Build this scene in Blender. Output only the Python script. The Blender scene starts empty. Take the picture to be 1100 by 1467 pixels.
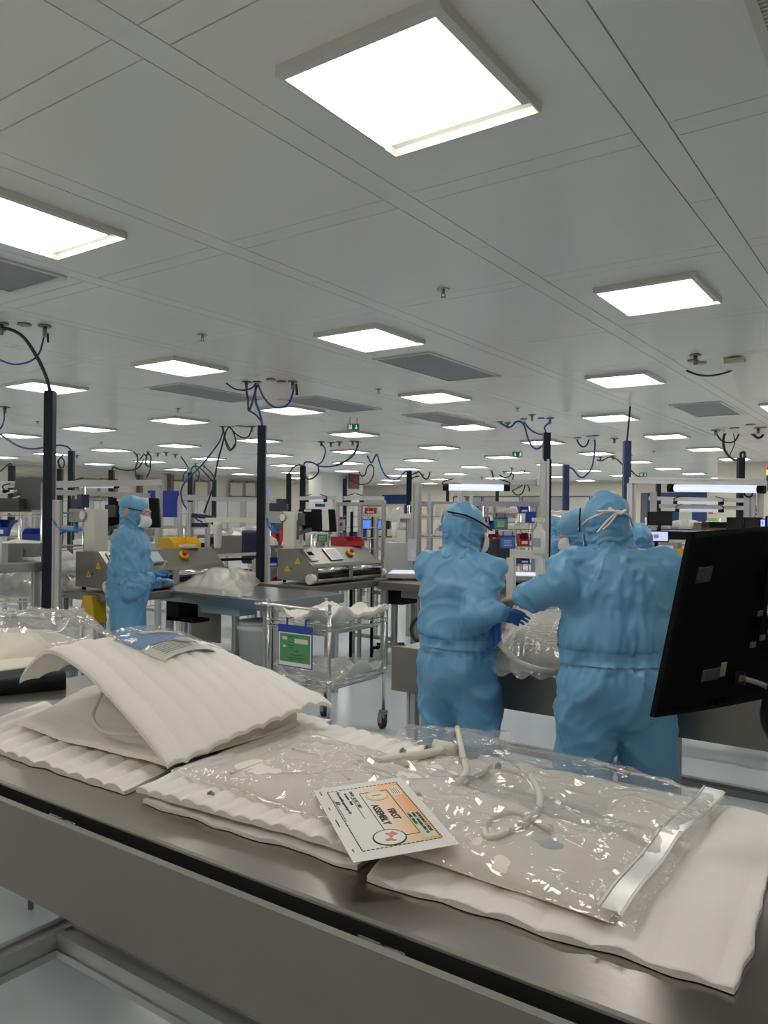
import bpy, bmesh, math, random
from mathutils import Vector, Matrix, noise
random.seed(7)
PI = math.pi
R = math.radians
S = bpy.context.scene
COL = S.collection

# ---------------- camera, light, exposure ----------------
F_PX, HOR, ROLL, YAW, CAMZ = 1121.9, 739.8, 0.01047, R(35.0), 1.6
cam_d = bpy.data.cameras.new('camera'); cam = bpy.data.objects.new('camera', cam_d); COL.objects.link(cam)
cam_d.sensor_fit = 'VERTICAL'; cam_d.sensor_height = 24.0
cam_d.lens = 24.0 * F_PX / 1467.0
cam_d.shift_y = (HOR - 733.5) / 1467.0
cam_d.clip_start = 0.05; cam_d.clip_end = 120
cam.matrix_world = Matrix.Translation((0, 0, CAMZ)) @ Matrix.Rotation(YAW, 4, 'Z') @ Matrix.Rotation(PI/2, 4, 'X') @ Matrix.Rotation(ROLL, 4, 'Z')
S.camera = cam
w = bpy.data.worlds.new('world'); S.world = w; w.use_nodes = True
w.node_tree.nodes['Background'].inputs[0].default_value = (0.75, 0.8, 0.9, 1)
w.node_tree.nodes['Background'].inputs[1].default_value = 0.3
LAMP_POWER = 11.8          # radiance of each ceiling diffuser
S.view_settings.view_transform = 'Standard'; S.view_settings.look = 'None'
S.view_settings.exposure = 0.0; S.view_settings.gamma = 1.0
try: S.view_settings.use_curve_mapping = False
except Exception: pass
S.cycles.use_denoising = True
S.cycles.max_bounces = 10; S.cycles.transparent_max_bounces = 16
S.cycles.diffuse_bounces = 7; S.cycles.glossy_bounces = 4
S.cycles.sample_clamp_indirect = 6.0
S.cycles.caustics_reflective = False; S.cycles.caustics_refractive = False

# ---------------- pixel -> world helpers (room frame: x along the benches, y across the rows) ----------------
CR, SR = math.cos(ROLL), math.sin(ROLL)
CY, SY = math.cos(YAW), math.sin(YAW)
def _ray(px, py):
    dx, dy = px - 550, py - 733.5
    x = dx*CR + dy*SR; y = -dx*SR + dy*CR
    return x / F_PX, -(y - (HOR - 733.5)) / F_PX
def P(px, py, Y):            # point at depth Y
    a, b = _ray(px, py); X = a*Y
    return Vector((X*CY - Y*SY, X*SY + Y*CY, CAMZ + b*Y))
def G(px, py, z):            # point on the plane z
    a, b = _ray(px, py)
    return P(px, py, (z - CAMZ) / b)
def V(px, py, v):            # point on the plane y = v
    a, b = _ray(px, py); return P(px, py, v / (a*SY + CY))

# ---------------- materials ----------------
MATS = {}
def mat(name, col, rough=0.5, metal=0.0, noise_s=None, noise_amt=0.08, bump=None, emit=0, alpha=None, spec=0.5, sheen=0, coat=0, transm=0):
    if name in MATS: return MATS[name]
    m = bpy.data.materials.new(name); m.use_nodes = True; nt = m.node_tree
    b = nt.nodes['Principled BSDF']
    c = tuple(col) + (1,)
    b.inputs['Base Color'].default_value = c
    b.inputs['Roughness'].default_value = rough; b.inputs['Metallic'].default_value = metal
    b.inputs['Specular IOR Level'].default_value = spec
    if coat: b.inputs['Coat Weight'].default_value = coat
    if transm: b.inputs['Transmission Weight'].default_value = transm
    if sheen: b.inputs['Sheen Weight'].default_value = sheen
    if emit:
        b.inputs['Emission Color'].default_value = c; b.inputs['Emission Strength'].default_value = emit
    tc = nt.nodes.new('ShaderNodeTexCoord')
    if noise_s is None: noise_s = 6.0
    if not emit:
        n = nt.nodes.new('ShaderNodeTexNoise'); n.inputs['Scale'].default_value = noise_s; n.inputs['Detail'].default_value = 4
        nt.links.new(tc.outputs['Object'], n.inputs['Vector'])
        rmp = nt.nodes.new('ShaderNodeMapRange')
        rmp.inputs[3].default_value = 1 - noise_amt; rmp.inputs[4].default_value = 1 + noise_amt
        nt.links.new(n.outputs['Fac'], rmp.inputs[0])
        mx = nt.nodes.new('ShaderNodeVectorMath'); mx.operation = 'SCALE'
        mx.inputs[0].default_value = col
        nt.links.new(rmp.outputs[0], mx.inputs['Scale']); nt.links.new(mx.outputs[0], b.inputs['Base Color'])
        if bump:
            n2 = nt.nodes.new('ShaderNodeTexNoise'); n2.inputs['Scale'].default_value = bump[0]; n2.inputs['Detail'].default_value = 5
            nt.links.new(tc.outputs['Object'], n2.inputs['Vector'])
            bp = nt.nodes.new('ShaderNodeBump'); bp.inputs['Strength'].default_value = bump[1]; bp.inputs['Distance'].default_value = bump[2] if len(bump) > 2 else 0.01
            nt.links.new(n2.outputs['Fac'], bp.inputs['Height']); nt.links.new(bp.outputs[0], b.inputs['Normal'])
    MATS[name] = m
    return m
def film(name, haze=0.12, tint=(0.93, 0.93, 0.92), rough=0.08, bump=(18, 0.5), gl=0.12):
    """thin clear plastic: transparent + glossy + a little white haze"""
    m = bpy.data.materials.new(name); m.use_nodes = True; nt = m.node_tree
    for n in list(nt.nodes): nt.nodes.remove(n)
    out = nt.nodes.new('ShaderNodeOutputMaterial')
    tr = nt.nodes.new('ShaderNodeBsdfTransparent'); tr.inputs[0].default_value = (0.97, 0.97, 0.97, 1)
    gl_ = nt.nodes.new('ShaderNodeBsdfGlossy'); gl_.inputs['Roughness'].default_value = rough
    df = nt.nodes.new('ShaderNodeBsdfDiffuse'); df.inputs[0].default_value = tint + (1,)
    tc = nt.nodes.new('ShaderNodeTexCoord'); n = nt.nodes.new('ShaderNodeTexNoise')
    n.inputs['Scale'].default_value = bump[0]; n.inputs['Detail'].default_value = 3; n.inputs['Distortion'].default_value = 1.2
    nt.links.new(tc.outputs['Object'], n.inputs['Vector'])
    bp = nt.nodes.new('ShaderNodeBump'); bp.inputs['Strength'].default_value = bump[1]; bp.inputs['Distance'].default_value = 0.02
    nt.links.new(n.outputs['Fac'], bp.inputs['Height'])
    nt.links.new(bp.outputs[0], gl_.inputs['Normal'])
    fr = nt.nodes.new('ShaderNodeLayerWeight'); fr.inputs[0].default_value = 0.22
    nt.links.new(bp.outputs[0], fr.inputs['Normal'])
    mr = nt.nodes.new('ShaderNodeMapRange'); mr.inputs[3].default_value = gl; mr.inputs[4].default_value = 0.5
    nt.links.new(fr.outputs['Fresnel'], mr.inputs[0])
    m1 = nt.nodes.new('ShaderNodeMixShader'); m1.inputs[0].default_value = haze
    nt.links.new(tr.outputs[0], m1.inputs[1]); nt.links.new(df.outputs[0], m1.inputs[2])
    m2 = nt.nodes.new('ShaderNodeMixShader')
    nt.links.new(mr.outputs[0], m2.inputs[0]); nt.links.new(m1.outputs[0], m2.inputs[1]); nt.links.new(gl_.outputs[0], m2.inputs[2])
    nt.links.new(m2.outputs[0], out.inputs[0])
    MATS[name] = m
    return m

STEEL = mat('brushed_steel', (0.40, 0.375, 0.345), 0.30, 1.0, 3, 0.08, (60, 0.03))
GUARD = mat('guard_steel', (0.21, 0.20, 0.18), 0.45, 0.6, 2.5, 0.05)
STEEL_D = mat('dull_steel', (0.27, 0.26, 0.24), 0.42, 0.85, 2.5, 0.08)
MACH = mat('machine_steel', (0.27, 0.26, 0.24), 0.38, 0.75, 2, 0.05)
CHROME = mat('chrome', (0.62, 0.62, 0.62), 0.18, 1.0)
ALU = mat('anodised_aluminium', (0.50, 0.51, 0.515), 0.36, 0.6, 10, 0.05)
ALU_D = mat('grey_aluminium', (0.30, 0.31, 0.315), 0.4, 0.6)
BLACK = mat('black_plastic', (0.008, 0.009, 0.012), 0.45, spec=0.12)
TRUNK = mat('black_trunking', (0.008, 0.014, 0.022), 0.4, spec=0.2)
RUBBER = mat('rubber', (0.02, 0.02, 0.022), 0.6)
DARK = mat('dark_blue_plastic', (0.012, 0.022, 0.06), 0.4)
WHITE = mat('white_plastic', (0.72, 0.72, 0.70), 0.4)
CREAM = mat('cream_plastic', (0.66, 0.64, 0.57), 0.5)
WPAINT = mat('white_painted_metal', (0.62, 0.62, 0.59), 0.28, 0.0, 1.5, 0.03)
CEILM = mat('ceiling_white_metal', (0.84, 0.835, 0.815), 0.24, 0.0, 0.8, 0.02, (2.2, 0.04, 0.02), spec=0.6)
WALLM = mat('wall_cream', (0.70, 0.65, 0.56), 0.5, 0.0, 0.7, 0.03)
WALLG = mat('wall_grey', (0.52, 0.52, 0.50), 0.5, 0.0, 0.7, 0.03)
FLOORM = mat('floor_resin', (0.58, 0.65, 0.70), 0.22, 0.0, 1.2, 0.04, spec=0.5)
BLUE = mat('blue_plastic', (0.01, 0.045, 0.32), 0.4)
BLUEW = mat('blue_wall_panel', (0.012, 0.04, 0.17), 0.4)
RED = mat('red_plastic', (0.45, 0.012, 0.02), 0.4)
YELLOW = mat('yellow_plastic', (0.75, 0.48, 0.01), 0.4)
ORANGE = mat('orange_plastic', (0.8, 0.2, 0.02), 0.4)
GREEN = mat('green_print', (0.08, 0.28, 0.11), 0.5)
GREENS = mat('exit_green', (0.01, 0.22, 0.12), 0.4)
PAPER = mat('paper_white', (0.74, 0.73, 0.70), 0.5)
INK = mat('black_ink', (0.03, 0.028, 0.03), 0.6)
FOAM = mat('foam_white', (0.78, 0.76, 0.72), 0.75, 0.0, 90, 0.025, (140, 0.25, 0.004))
FOAMC = mat('cream_pouch', (0.74, 0.71, 0.60), 0.55, 0.0, 8, 0.05, (25, 0.35))
CLOTH = mat('blue_coverall', (0.13, 0.345, 0.575), 0.40, 0.0, 5, 0.06)
CLOTHD = mat('blue_coverall_seam', (0.09, 0.27, 0.47), 0.55)
CAPM = mat('blue_cap', (0.16, 0.40, 0.63), 0.5, 0.0, 5, 0.06)
GLOVE = mat('blue_glove', (0.035, 0.16, 0.48), 0.45)
GLOVEL = mat('light_blue_glove', (0.14, 0.38, 0.66), 0.45)
GLOVEY = mat('beige_glove', (0.55, 0.48, 0.33), 0.5)
SKIN = mat('skin', (0.62, 0.36, 0.25), 0.5)
MASKM = mat('white_mask', (0.74, 0.75, 0.77), 0.7)
STRAP = mat('white_strap', (0.72, 0.70, 0.66), 0.7)
TUBEM = mat('milky_tube', (0.78, 0.75, 0.62), 0.3, transm=0.25)
SCREEN = mat('blue_screen', (0.05, 0.22, 0.9), 0.4, emit=0.9)
SCREENW = mat('pale_screen', (0.45, 0.5, 0.85), 0.4, emit=0.9)
SCREENG = mat('grey_screen', (0.35, 0.37, 0.4), 0.3, emit=0.25)
CLEAR = film('clear_bag_film', 0.14, tint=(0.95,0.93,0.89), rough=0.045, bump=(8, 0.55), gl=0.07)
CLEARB = film('clear_bin_film', 0.22, rough=0.12, bump=(6, 0.35), gl=0.08)
MILKY = film('milky_bag_film', 0.45, tint=(0.86, 0.84, 0.78), rough=0.12, bump=(9, 0.8), gl=0.14)
GLASS = film('pane_glass', 0.03, rough=0.03, bump=(1, 0.02), gl=0.06)
DIFF = mat('lamp_diffuser', (1.0, 0.945, 0.865), 0.5, emit=LAMP_POWER)
TUBEL = mat('tube_lamp', (0.62, 0.68, 0.85), 0.5, emit=1.0)
TUBEF = mat('far_tube_lamp', (0.42, 0.45, 0.52), 0.5, emit=0.75)

def crease(m, sc, dist, stretch):
    """cloth creases: ridged noise, stretched along z, as fine relief"""
    nt = m.node_tree; b = nt.nodes['Principled BSDF']
    tc = nt.nodes.new('ShaderNodeTexCoord'); mp = nt.nodes.new('ShaderNodeMapping'); mp.inputs['Scale'].default_value = (1, 1, stretch)
    prev = None
    for k, (f_, d_) in enumerate(((sc, dist), (sc*2.6, dist*0.4))):
        n = nt.nodes.new('ShaderNodeTexNoise'); n.noise_type = 'RIDGED_MULTIFRACTAL'; n.inputs['Scale'].default_value = f_; n.inputs['Detail'].default_value = 1.5; n.inputs['Distortion'].default_value = 0.8
        nt.links.new(tc.outputs['Object'], mp.inputs[0]); nt.links.new(mp.outputs[0], n.inputs['Vector'])
        bp = nt.nodes.new('ShaderNodeBump'); bp.inputs['Strength'].default_value = 0.6; bp.inputs['Distance'].default_value = d_
        nt.links.new(n.outputs['Fac'], bp.inputs['Height'])
        if prev: nt.links.new(prev.outputs[0], bp.inputs['Normal'])
        prev = bp
    nt.links.new(prev.outputs[0], b.inputs['Normal'])
crease(CLOTH, 3.2, 0.018, 0.55); crease(CAPM, 7, 0.006, 0.8)
# ---------------- mesh building ----------------
class MB:
    def __init__(s): s.bm = bmesh.new()
    def box(s, c, size, rot=None, mi=0):
        hx, hy, hz = size[0]/2, size[1]/2, size[2]/2
        c = Vector(c); vs = []
        for x, y, z in ((-1,-1,-1),(1,-1,-1),(1,1,-1),(-1,1,-1),(-1,-1,1),(1,-1,1),(1,1,1),(-1,1,1)):
            v = Vector((x*hx, y*hy, z*hz))
            if rot is not None: v = rot @ v
            vs.append(s.bm.verts.new(c + v))
        for f in ((3,2,1,0),(4,5,6,7),(0,1,5,4),(1,2,6,5),(2,3,7,6),(3,0,4,7)):
            fc = s.bm.faces.new([vs[i] for i in f]); fc.material_index = mi
        return s
    def bx(s, a, b, mi=0):
        a, b = Vector(a), Vector(b)
        return s.box((a+b)/2, [abs(b[i]-a[i]) for i in range(3)], mi=mi)
    def bar(s, a, b, w_, h_=None, mi=0):
        """box beam from a to b, width w_, height h_"""
        a, b = Vector(a), Vector(b); d = b - a; L = d.length
        if L < 1e-6: return s
        h_ = h_ or w_
        z = d.normalized(); up = Vector((0,0,1)) if abs(z.z) < 0.95 else Vector((0,1,0))
        x = up.cross(z).normalized(); y = z.cross(x)
        m = Matrix((x, y, z)).transposed()
        return s.box((a+b)/2, (w_, h_, L), m, mi)
    def tube(s, pts, r, n=8, r2=None, cap=True, mi=0):
        pts = [Vector(p) for p in pts]; m = len(pts); rings = []
        pu = None
        for i, p in enumerate(pts):
            d = (pts[min(i+1, m-1)] - pts[max(i-1, 0)])
            d = d.normalized() if d.length > 1e-9 else Vector((0,0,1))
            if pu is None:
                up = Vector((0,0,1)) if abs(d.z) < 0.9 else Vector((1,0,0))
                x = up.cross(d).normalized()
            else:
                x = (pu - d*pu.dot(d)); x = x.normalized() if x.length > 1e-6 else Vector((1,0,0))
            pu = x; y = d.cross(x)
            rr = r if r2 is None else r + (r2-r)*i/max(1, m-1)
            if isinstance(r, (list, tuple)): rr = r[i]
            rings.append([s.bm.verts.new(p + (x*math.cos(2*PI*k/n) + y*math.sin(2*PI*k/n))*rr) for k in range(n)])
        for a, b in zip(rings, rings[1:]):
            for k in range(n):
                f = s.bm.faces.new((a[k], a[(k+1)%n], b[(k+1)%n], b[k])); f.smooth = True; f.material_index = mi
        if cap:
            f = s.bm.faces.new(rings[0][::-1]); f.material_index = mi
            f = s.bm.faces.new(rings[-1]); f.material_index = mi
        return s
    def cyl(s, a, b, r, n=12, r2=None, mi=0): return s.tube([a, b], r, n, r2, mi=mi)
    def lathe(s, c, prof, n=16, axis=None):
        c = Vector(c); rings = []
        for r, z in prof:
            ring = []
            for k in range(n):
                v = Vector((max(r, 1e-4)*math.cos(2*PI*k/n), max(r, 1e-4)*math.sin(2*PI*k/n), z))
                if axis is not None: v = axis @ v
                ring.append(s.bm.verts.new(c + v))
            rings.append(ring)
        for a, b in zip(rings, rings[1:]):
            for k in range(n):
                f = s.bm.faces.new((a[k], a[(k+1)%n], b[(k+1)%n], b[k])); f.smooth = True
        s.bm.faces.new(rings[0][::-1]); s.bm.faces.new(rings[-1])
        return s
    def prism(s, pts, off, mi=0):
        off = Vector(off); a = [s.bm.verts.new(Vector(p)) for p in pts]; b = [s.bm.verts.new(Vector(p)+off) for p in pts]
        n = len(a)
        s.bm.faces.new(a[::-1]).material_index = mi; s.bm.faces.new(b).material_index = mi
        for i in range(n): s.bm.faces.new((a[i], a[(i+1)%n], b[(i+1)%n], b[i])).material_index = mi
        return s
    def ell(s, c, rad, rot=None, nu=16, nv=10):
        c = Vector(c); rings = []
        for j in range(1, nv):
            th = PI*j/nv; ring = []
            for k in range(nu):
                v = Vector((rad[0]*math.sin(th)*math.cos(2*PI*k/nu), rad[1]*math.sin(th)*math.sin(2*PI*k/nu), rad[2]*math.cos(th)))
                if rot is not None: v = rot @ v
                ring.append(s.bm.verts.new(c+v))
            rings.append(ring)
        t = Vector((0,0,rad[2])); bt = Vector((0,0,-rad[2]))
        if rot is not None: t = rot @ t; bt = rot @ bt
        T, B = s.bm.verts.new(c+t), s.bm.verts.new(c+bt)
        for a, b in zip(rings, rings[1:]):
            for k in range(nu):
                f = s.bm.faces.new((a[k], b[k], b[(k+1)%nu], a[(k+1)%nu])); f.smooth = True
        for k in range(nu):
            s.bm.faces.new((T, rings[0][k], rings[0][(k+1)%nu])).smooth = True
            s.bm.faces.new((B, rings[-1][(k+1)%nu], rings[-1][k])).smooth = True
        return s
    def grid(s, fn, nu, nv, thick=0, mi=0):
        """surface fn(s,t)->Vector; with thickness a closed slab (top is fn, bottom is fn - thick z)"""
        A = [[s.bm.verts.new(fn(i/nu, j/nv)) for i in range(nu+1)] for j in range(nv+1)]
        for j in range(nv):
            for i in range(nu):
                f = s.bm.faces.new((A[j][i], A[j][i+1], A[j+1][i+1], A[j+1][i])); f.smooth = True; f.material_index = mi
        if thick:
            B = [[s.bm.verts.new(v.co - (Vector((0,0,thick)) if not callable(thick) else thick(i/nu, j/nv))) for i, v in enumerate(row)] for j, row in enumerate(A)]
            for j in range(nv):
                for i in range(nu):
                    f = s.bm.faces.new((B[j][i], B[j+1][i], B[j+1][i+1], B[j][i+1])); f.smooth = True; f.material_index = mi
            def side(p, q, p2, q2): s.bm.faces.new((p, p2, q2, q)).material_index = mi
            for i in range(nu):
                side(A[0][i], A[0][i+1], B[0][i], B[0][i+1]); side(A[nv][i+1], A[nv][i], B[nv][i+1], B[nv][i])
            for j in range(nv):
                side(A[j+1][0], A[j][0], B[j+1][0], B[j][0]); side(A[j][nu], A[j+1][nu], B[j][nu], B[j+1][nu])
        return s
    def build(s, name, m, parent=None, bevel=0, fixn=False):
        if fixn: bmesh.ops.recalc_face_normals(s.bm, faces=s.bm.faces)
        me = bpy.data.meshes.new(name); s.bm.to_mesh(me); s.bm.free()
        for k in (m if isinstance(m, (list, tuple)) else [m]): me.materials.append(k)
        o = bpy.data.objects.new(name, me); COL.objects.link(o)
        if parent is not None:
            o.parent = parent
        if bevel:
            md = o.modifiers.new('bevel', 'BEVEL'); md.width = bevel; md.segments = 2; md.limit_method = 'ANGLE'; md.angle_limit = R(40)
        return o

def tag(o, label=None, cat=None, group=None, kind=None):
    if label: o['label'] = label
    if cat: o['category'] = cat
    if group: o['group'] = group
    if kind: o['kind'] = kind
    return o
def thing(name, label, cat, group=None, loc=(0,0,0), rz=0):
    o = bpy.data.objects.new(name, None); COL.objects.link(o); o.empty_display_size = 0.1
    o.location = loc; o.rotation_euler = (0, 0, rz)
    return tag(o, label, cat, group)
def kids(o): return [c for c in COL.objects if c.parent == o]
def copy_tree(o, parent=None):
    c = o.copy(); COL.objects.link(c)
    if parent is not None: c.parent = parent
    for ch in list(o.children): copy_tree(ch, c)
    return c
def smooth(pts, n=6):
    pts = [Vector(p) for p in pts]
    if len(pts) < 3: return pts
    out = []
    q = [pts[0]*2-pts[1]] + pts + [pts[-1]*2-pts[-2]]
    for i in range(1, len(q)-2):
        a, b, c, d = q[i-1], q[i], q[i+1], q[i+2]
        for k in range(n):
            t = k/n
            out.append(0.5*((2*b) + (c-a)*t + (2*a-5*b+4*c-d)*t*t + (3*b-a-3*c+d)*t**3))
    out.append(pts[-1]); return out
def text(body, m, size, parent, mtx, ext=0.0006, name='lettering', align='LEFT', bold=False):
    cu = bpy.data.curves.new(name, 'FONT'); cu.body = body; cu.size = size; cu.extrude = ext; cu.align_x = align
    cu.resolution_u = 3
    if bold: cu.offset = size*0.018
    cu.materials.append(m)
    tmp = bpy.data.objects.new('tmp', cu); me = bpy.data.meshes.new_from_object(tmp); bpy.data.objects.remove(tmp)
    me.name = name; me.materials.clear(); me.materials.append(m)
    o = bpy.data.objects.new(name, me); COL.objects.link(o)
    o.parent = parent; o.matrix_local = mtx
    return o
def frame_mtx(o, x, y):
    """matrix with origin o, x axis x, y axis as near y as possible"""
    x = Vector(x).normalized(); z = x.cross(Vector(y)).normalized(); y = z.cross(x)
    m = Matrix((x, y, z)).transposed().to_4x4(); m.translation = Vector(o); return m

# ---------------- the room ----------------
CZ = 3.05
U0, U1, V0, V1 = -22.0, 3.5, -1.6, 30.0
tag(MB().bx((U0, V0, -0.1), (U1, V1, 0)).build('floor', FLOORM), kind='structure')
tag(MB().bx((U0, V0, CZ+0.02), (U1, V1, CZ+0.12)).build('ceiling', mat('ceiling_joint', (0.30,0.30,0.29), 0.6)), kind='structure')
ceil = bpy.data.objects['ceiling']
tag(MB().bx((U0-0.1, V0, 0), (U0, V1, CZ)).build('wall_left', WALLM), kind='structure')
tag(MB().bx((U1, V0, 0), (U1+0.1, V1, CZ)).build('wall_right', WALLM), kind='structure')
tag(MB().bx((U0, V1, 0), (U1, V1+0.1, CZ)).build('wall_back', WALLM), kind='structure')
tag(MB().bx((U0, V0-0.1, 0), (U1, V0, CZ)).build('wall_front', WALLM), kind='structure')
# wall blocks that step into the room
b = P(460, 730, 26.0)
tag(MB().bx((b.x-0.55, b.y, 0), (b.x, b.y+2.3, CZ-0.001)).build('wall_pillar', WALLG), kind='structure')
b = P(1027, 730, 20.0)
tag(MB().bx((b.x, b.y, 0), (U1, b.y+3.0, CZ-0.001)).build('wall_block', WALLM), kind='structure')

# ceiling modules: wide strips along y every 1.14 m, narrow strips along x every 1.456 m
su0, dus, ws = -0.93, 1.14, 0.125
sv0, dvs, wv = 1.475, 1.456, 0.12
g = 0.0028
def plate(w_, l_, name, m, h_=0.018):
    mb = MB(); mb.bx((0, 0, -0.0), (w_, l_, h_)); me_o = mb.build(name, m); me = me_o.data; bpy.data.objects.remove(me_o); return me
pan = plate(dus-ws-2*g, dvs-wv-2*g, 'ceiling_panel', CEILM)
stp = plate(dus-ws-2*g, wv-2*g, 'cross_strip', CEILM)
lng = plate(ws-2*g, 2*dvs-2*g, 'long_strip', CEILM)
far = MB()
def inst(me, name, loc, parent):
    o = bpy.data.objects.new(name, me); COL.objects.link(o); o.location = loc; o.parent = parent; return o
def seen_c(x, y, m=1.2):
    X = x*CY + y*SY; Y = -x*SY + y*CY
    return Y > 0.8 and abs(X) < 0.49*Y + m
HOLES = []
npan = 0
for iu in range(-4, 19):
    x0 = su0 - iu*dus + ws      # panel from x0 to x0 + (dus-ws)
    if x0 < U0 or x0 + dus > U1: continue
    for iv in range(-2, 20):
        y0 = sv0 + wv + iv*dvs
        if y0 - wv < V0 or y0 + dvs > V1: continue
        Yd = -(x0+0.5)*SY + (y0+0.7)*CY
        if seen_c(x0+0.5, y0+0.7) and Yd < 11.5:
            inst(pan, 'ceiling_panel', (x0+g, y0+g, CZ), ceil)
            inst(stp, 'cross_strip', (x0+g, y0-wv+g, CZ), ceil)
        else:
            gg = 0.004
            far.bx((x0+gg, y0+gg, CZ+0.001), (x0+dus-ws-gg, y0+dvs-wv-gg, CZ+0.018)); far.bx((x0+gg, y0-wv+gg, CZ+0.001), (x0+dus-ws-gg, y0-gg, CZ+0.018))
    for iv in range(-1, 10):
        y0 = sv0 - 0.65 + iv*2*dvs
        if y0 < V0 or y0+2*dvs > V1: continue
        Yd = -x0*SY + (y0+1.4)*CY
        if seen_c(x0, y0+1.4, 2.2) and Yd < 12:
            inst(lng, 'long_strip', (x0-ws+g, y0+g, CZ), ceil)
        else:
            far.bx((x0-ws+0.004, y0+0.004, CZ+0.001), (x0-0.004, y0+2*dvs-0.004, CZ+0.018))
o = far.build('far_panel', CEILM, ceil); o['kind'] = 'stuff'

# ceiling lamps
def make_lamp():
    t = thing('ceiling_lamp', '', 'ceiling lamp')
    h = 0.285
    m = MB(); z0, z1 = -0.035, 0.004
    # ring: -x .012, +x .035, -y .04, +y .085
    x0, x1, y0, y1 = -h-0.012, h+0.035, -h-0.035, h+0.085
    m.bx((x0, y0, z0), (x1, -h, z1)); m.bx((x0, h, z0+0.03), (x1, y1, z1)); m.bx((x0, -h, z0), (-h, h, z1)); m.bx((h, -h, z0), (x1, h, z1))
    m.bx((x0, y1-0.006, z0), (x1, y1, z1)); m.bx((x0, h, z0), (x0+0.006, y1, z1)); m.bx((x1-0.006, h, z0), (x1, y1, z1))
    m.build('lamp_frame', WPAINT, t)
    MB().bx((-h+0.001, -h+0.001, -0.030), (h-0.001, h-0.001, -0.012)).build('diffuser', DIFF, t)
    return t
LP = make_lamp()
LU0, LV0, LDU, LDV = -1.443, 2.182, 2.2806, 2.912
lamps = []
for r in range(-1, 10):
    for k in range(-2, 10):
        kk = k + (0.5 if r == 2 else 0)
        x = LU0 - LDU*kk; y = LV0 + LDV*r + 0.0
        # photograph frame was fitted at 34.81 deg, the room frame is 35.0
        q = R(34.81) - YAW
        x, y = x*math.cos(q) + y*math.sin(q), -x*math.sin(q) + y*math.cos(q)
        if x < U0+0.5 or x > U1-0.5 or y > V1-0.5 or y < V0+0.5: continue
        if x > b.x-0.4 and b.y-0.4 < y < b.y+3.4: continue
        lamps.append((x, y, r, k))
SIDE = []
first = True
for x, y, r, k in lamps:
    o = LP if first else copy_tree(LP); first = False
    o.location = (x, y, CZ); o['_row'] = r
    X = x*CY + y*SY; Y = -x*SY + y*CY
    pxx = 550 + F_PX*X/Y if Y > 0.5 else 9999
    pyy = HOR - F_PX*1.45/Y if Y > 0.5 else 9999
    if Y > 1 and -60 < pxx < 1160 and pyy > -50: SIDE.append((Y, pxx, pyy, o))
    else: tag(o, 'recessed square ceiling lamp outside the view, behind or beside the viewer', 'ceiling lamp', 'square lamps around and behind the viewer')
SIDE.sort(key=lambda q: q[0])
ORD = ['leftmost', 'second from left', 'third from left', 'fourth from left', 'fifth from left', 'sixth from left', 'seventh from left', 'eighth from left', 'ninth from left', 'tenth from left', 'eleventh from left', 'twelfth from left']
ROWN = {0: 'nearest row', 1: 'second row', 2: 'third row', 3: 'fourth row', 4: 'fifth row', 5: 'sixth row', 6: 'seventh row', 7: 'eighth row', 8: 'ninth row', 9: 'tenth row'}
inview = [q for q in SIDE if -20 < q[1] < 1120]
for q in SIDE:
    Y, pxx, pyy, o = q
    if q in inview:
        r = o['_row']; mates = sorted([z[1] for z in inview if z[3]['_row'] == r]); i = mates.index(pxx)
        lab = '%s square ceiling lamp, %s in the %s from the viewer' % ('bright' if pyy < 640 else 'small far', ORD[i], ROWN.get(r, 'farthest row'))
        if Y < 3.2: lab = 'largest square ceiling lamp, glowing at the top of the view'
        tag(o, lab, 'ceiling lamp', 'square ceiling lamps')
    else:
        tag(o, 'square ceiling lamp cut off by or just beyond a side edge of the view', 'ceiling lamp', 'lamps at the side edges')
for x in [q for q in COL.objects if '_row' in q]: del x['_row']

# flush air return panels
def vent(px, py, label, w_=0.62, l_=1.37, m=None, holes=False):
    c = Vector((px, py, CZ))
    t = thing('air_vent', label, 'air vent', 'air return panels in the ceiling', (c.x, c.y, CZ))
    fm = MB(); z = -0.012
    for a, bb in (((-w_/2, -l_/2), (w_/2, -l_/2+0.03)), ((-w_/2, l_/2-0.03), (w_/2, l_/2)), ((-w_/2, -l_/2+0.03), (-w_/2+0.03, l_/2-0.03)), ((w_/2-0.03, -l_/2+0.03), (w_/2, l_/2-0.03))):
        fm.bx((a[0], a[1], z), (bb[0], bb[1], 0.002))
    fm.build('vent_frame', WPAINT, t)
    MB().bx((-w_/2+0.03, -l_/2+0.03, -0.006), (w_/2-0.03, l_/2-0.03, 0.0)).build('backing', m or mat('vent_grey', (0.27, 0.29, 0.30), 0.5), t)
    if holes:
        hm = MB(); n = int((l_-0.06)/0.02)
        for i in range(n): hm.bx((-w_/2+0.03, -l_/2+0.035+i*0.02, -0.010), (w_/2-0.03, -l_/2+0.043+i*0.02, -0.0061))
        o = hm.build('louvre', WPAINT, t); o['kind'] = 'stuff'
    return t
vent(-0.13, 2.16, 'slatted grey air grille at the top right corner of the view', holes=True)
vent(-4.66, 2.12, 'grey air return panel beside the lamp on the left edge')
vent(-3.93, 6.53, 'dark grey air return panel in the middle, behind the central lamp')
vent(-7.1, 6.45, 'faint grey air return panel left of centre')
vent(-6.4, 7.95, 'faint grey air return panel just above the green exit sign')
vent(-2.43, 10.85, 'pale air return panel on the right by the coiled cables')
vent(-5.9, 9.95, 'small faint air return panel below the middle lamps')

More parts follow.
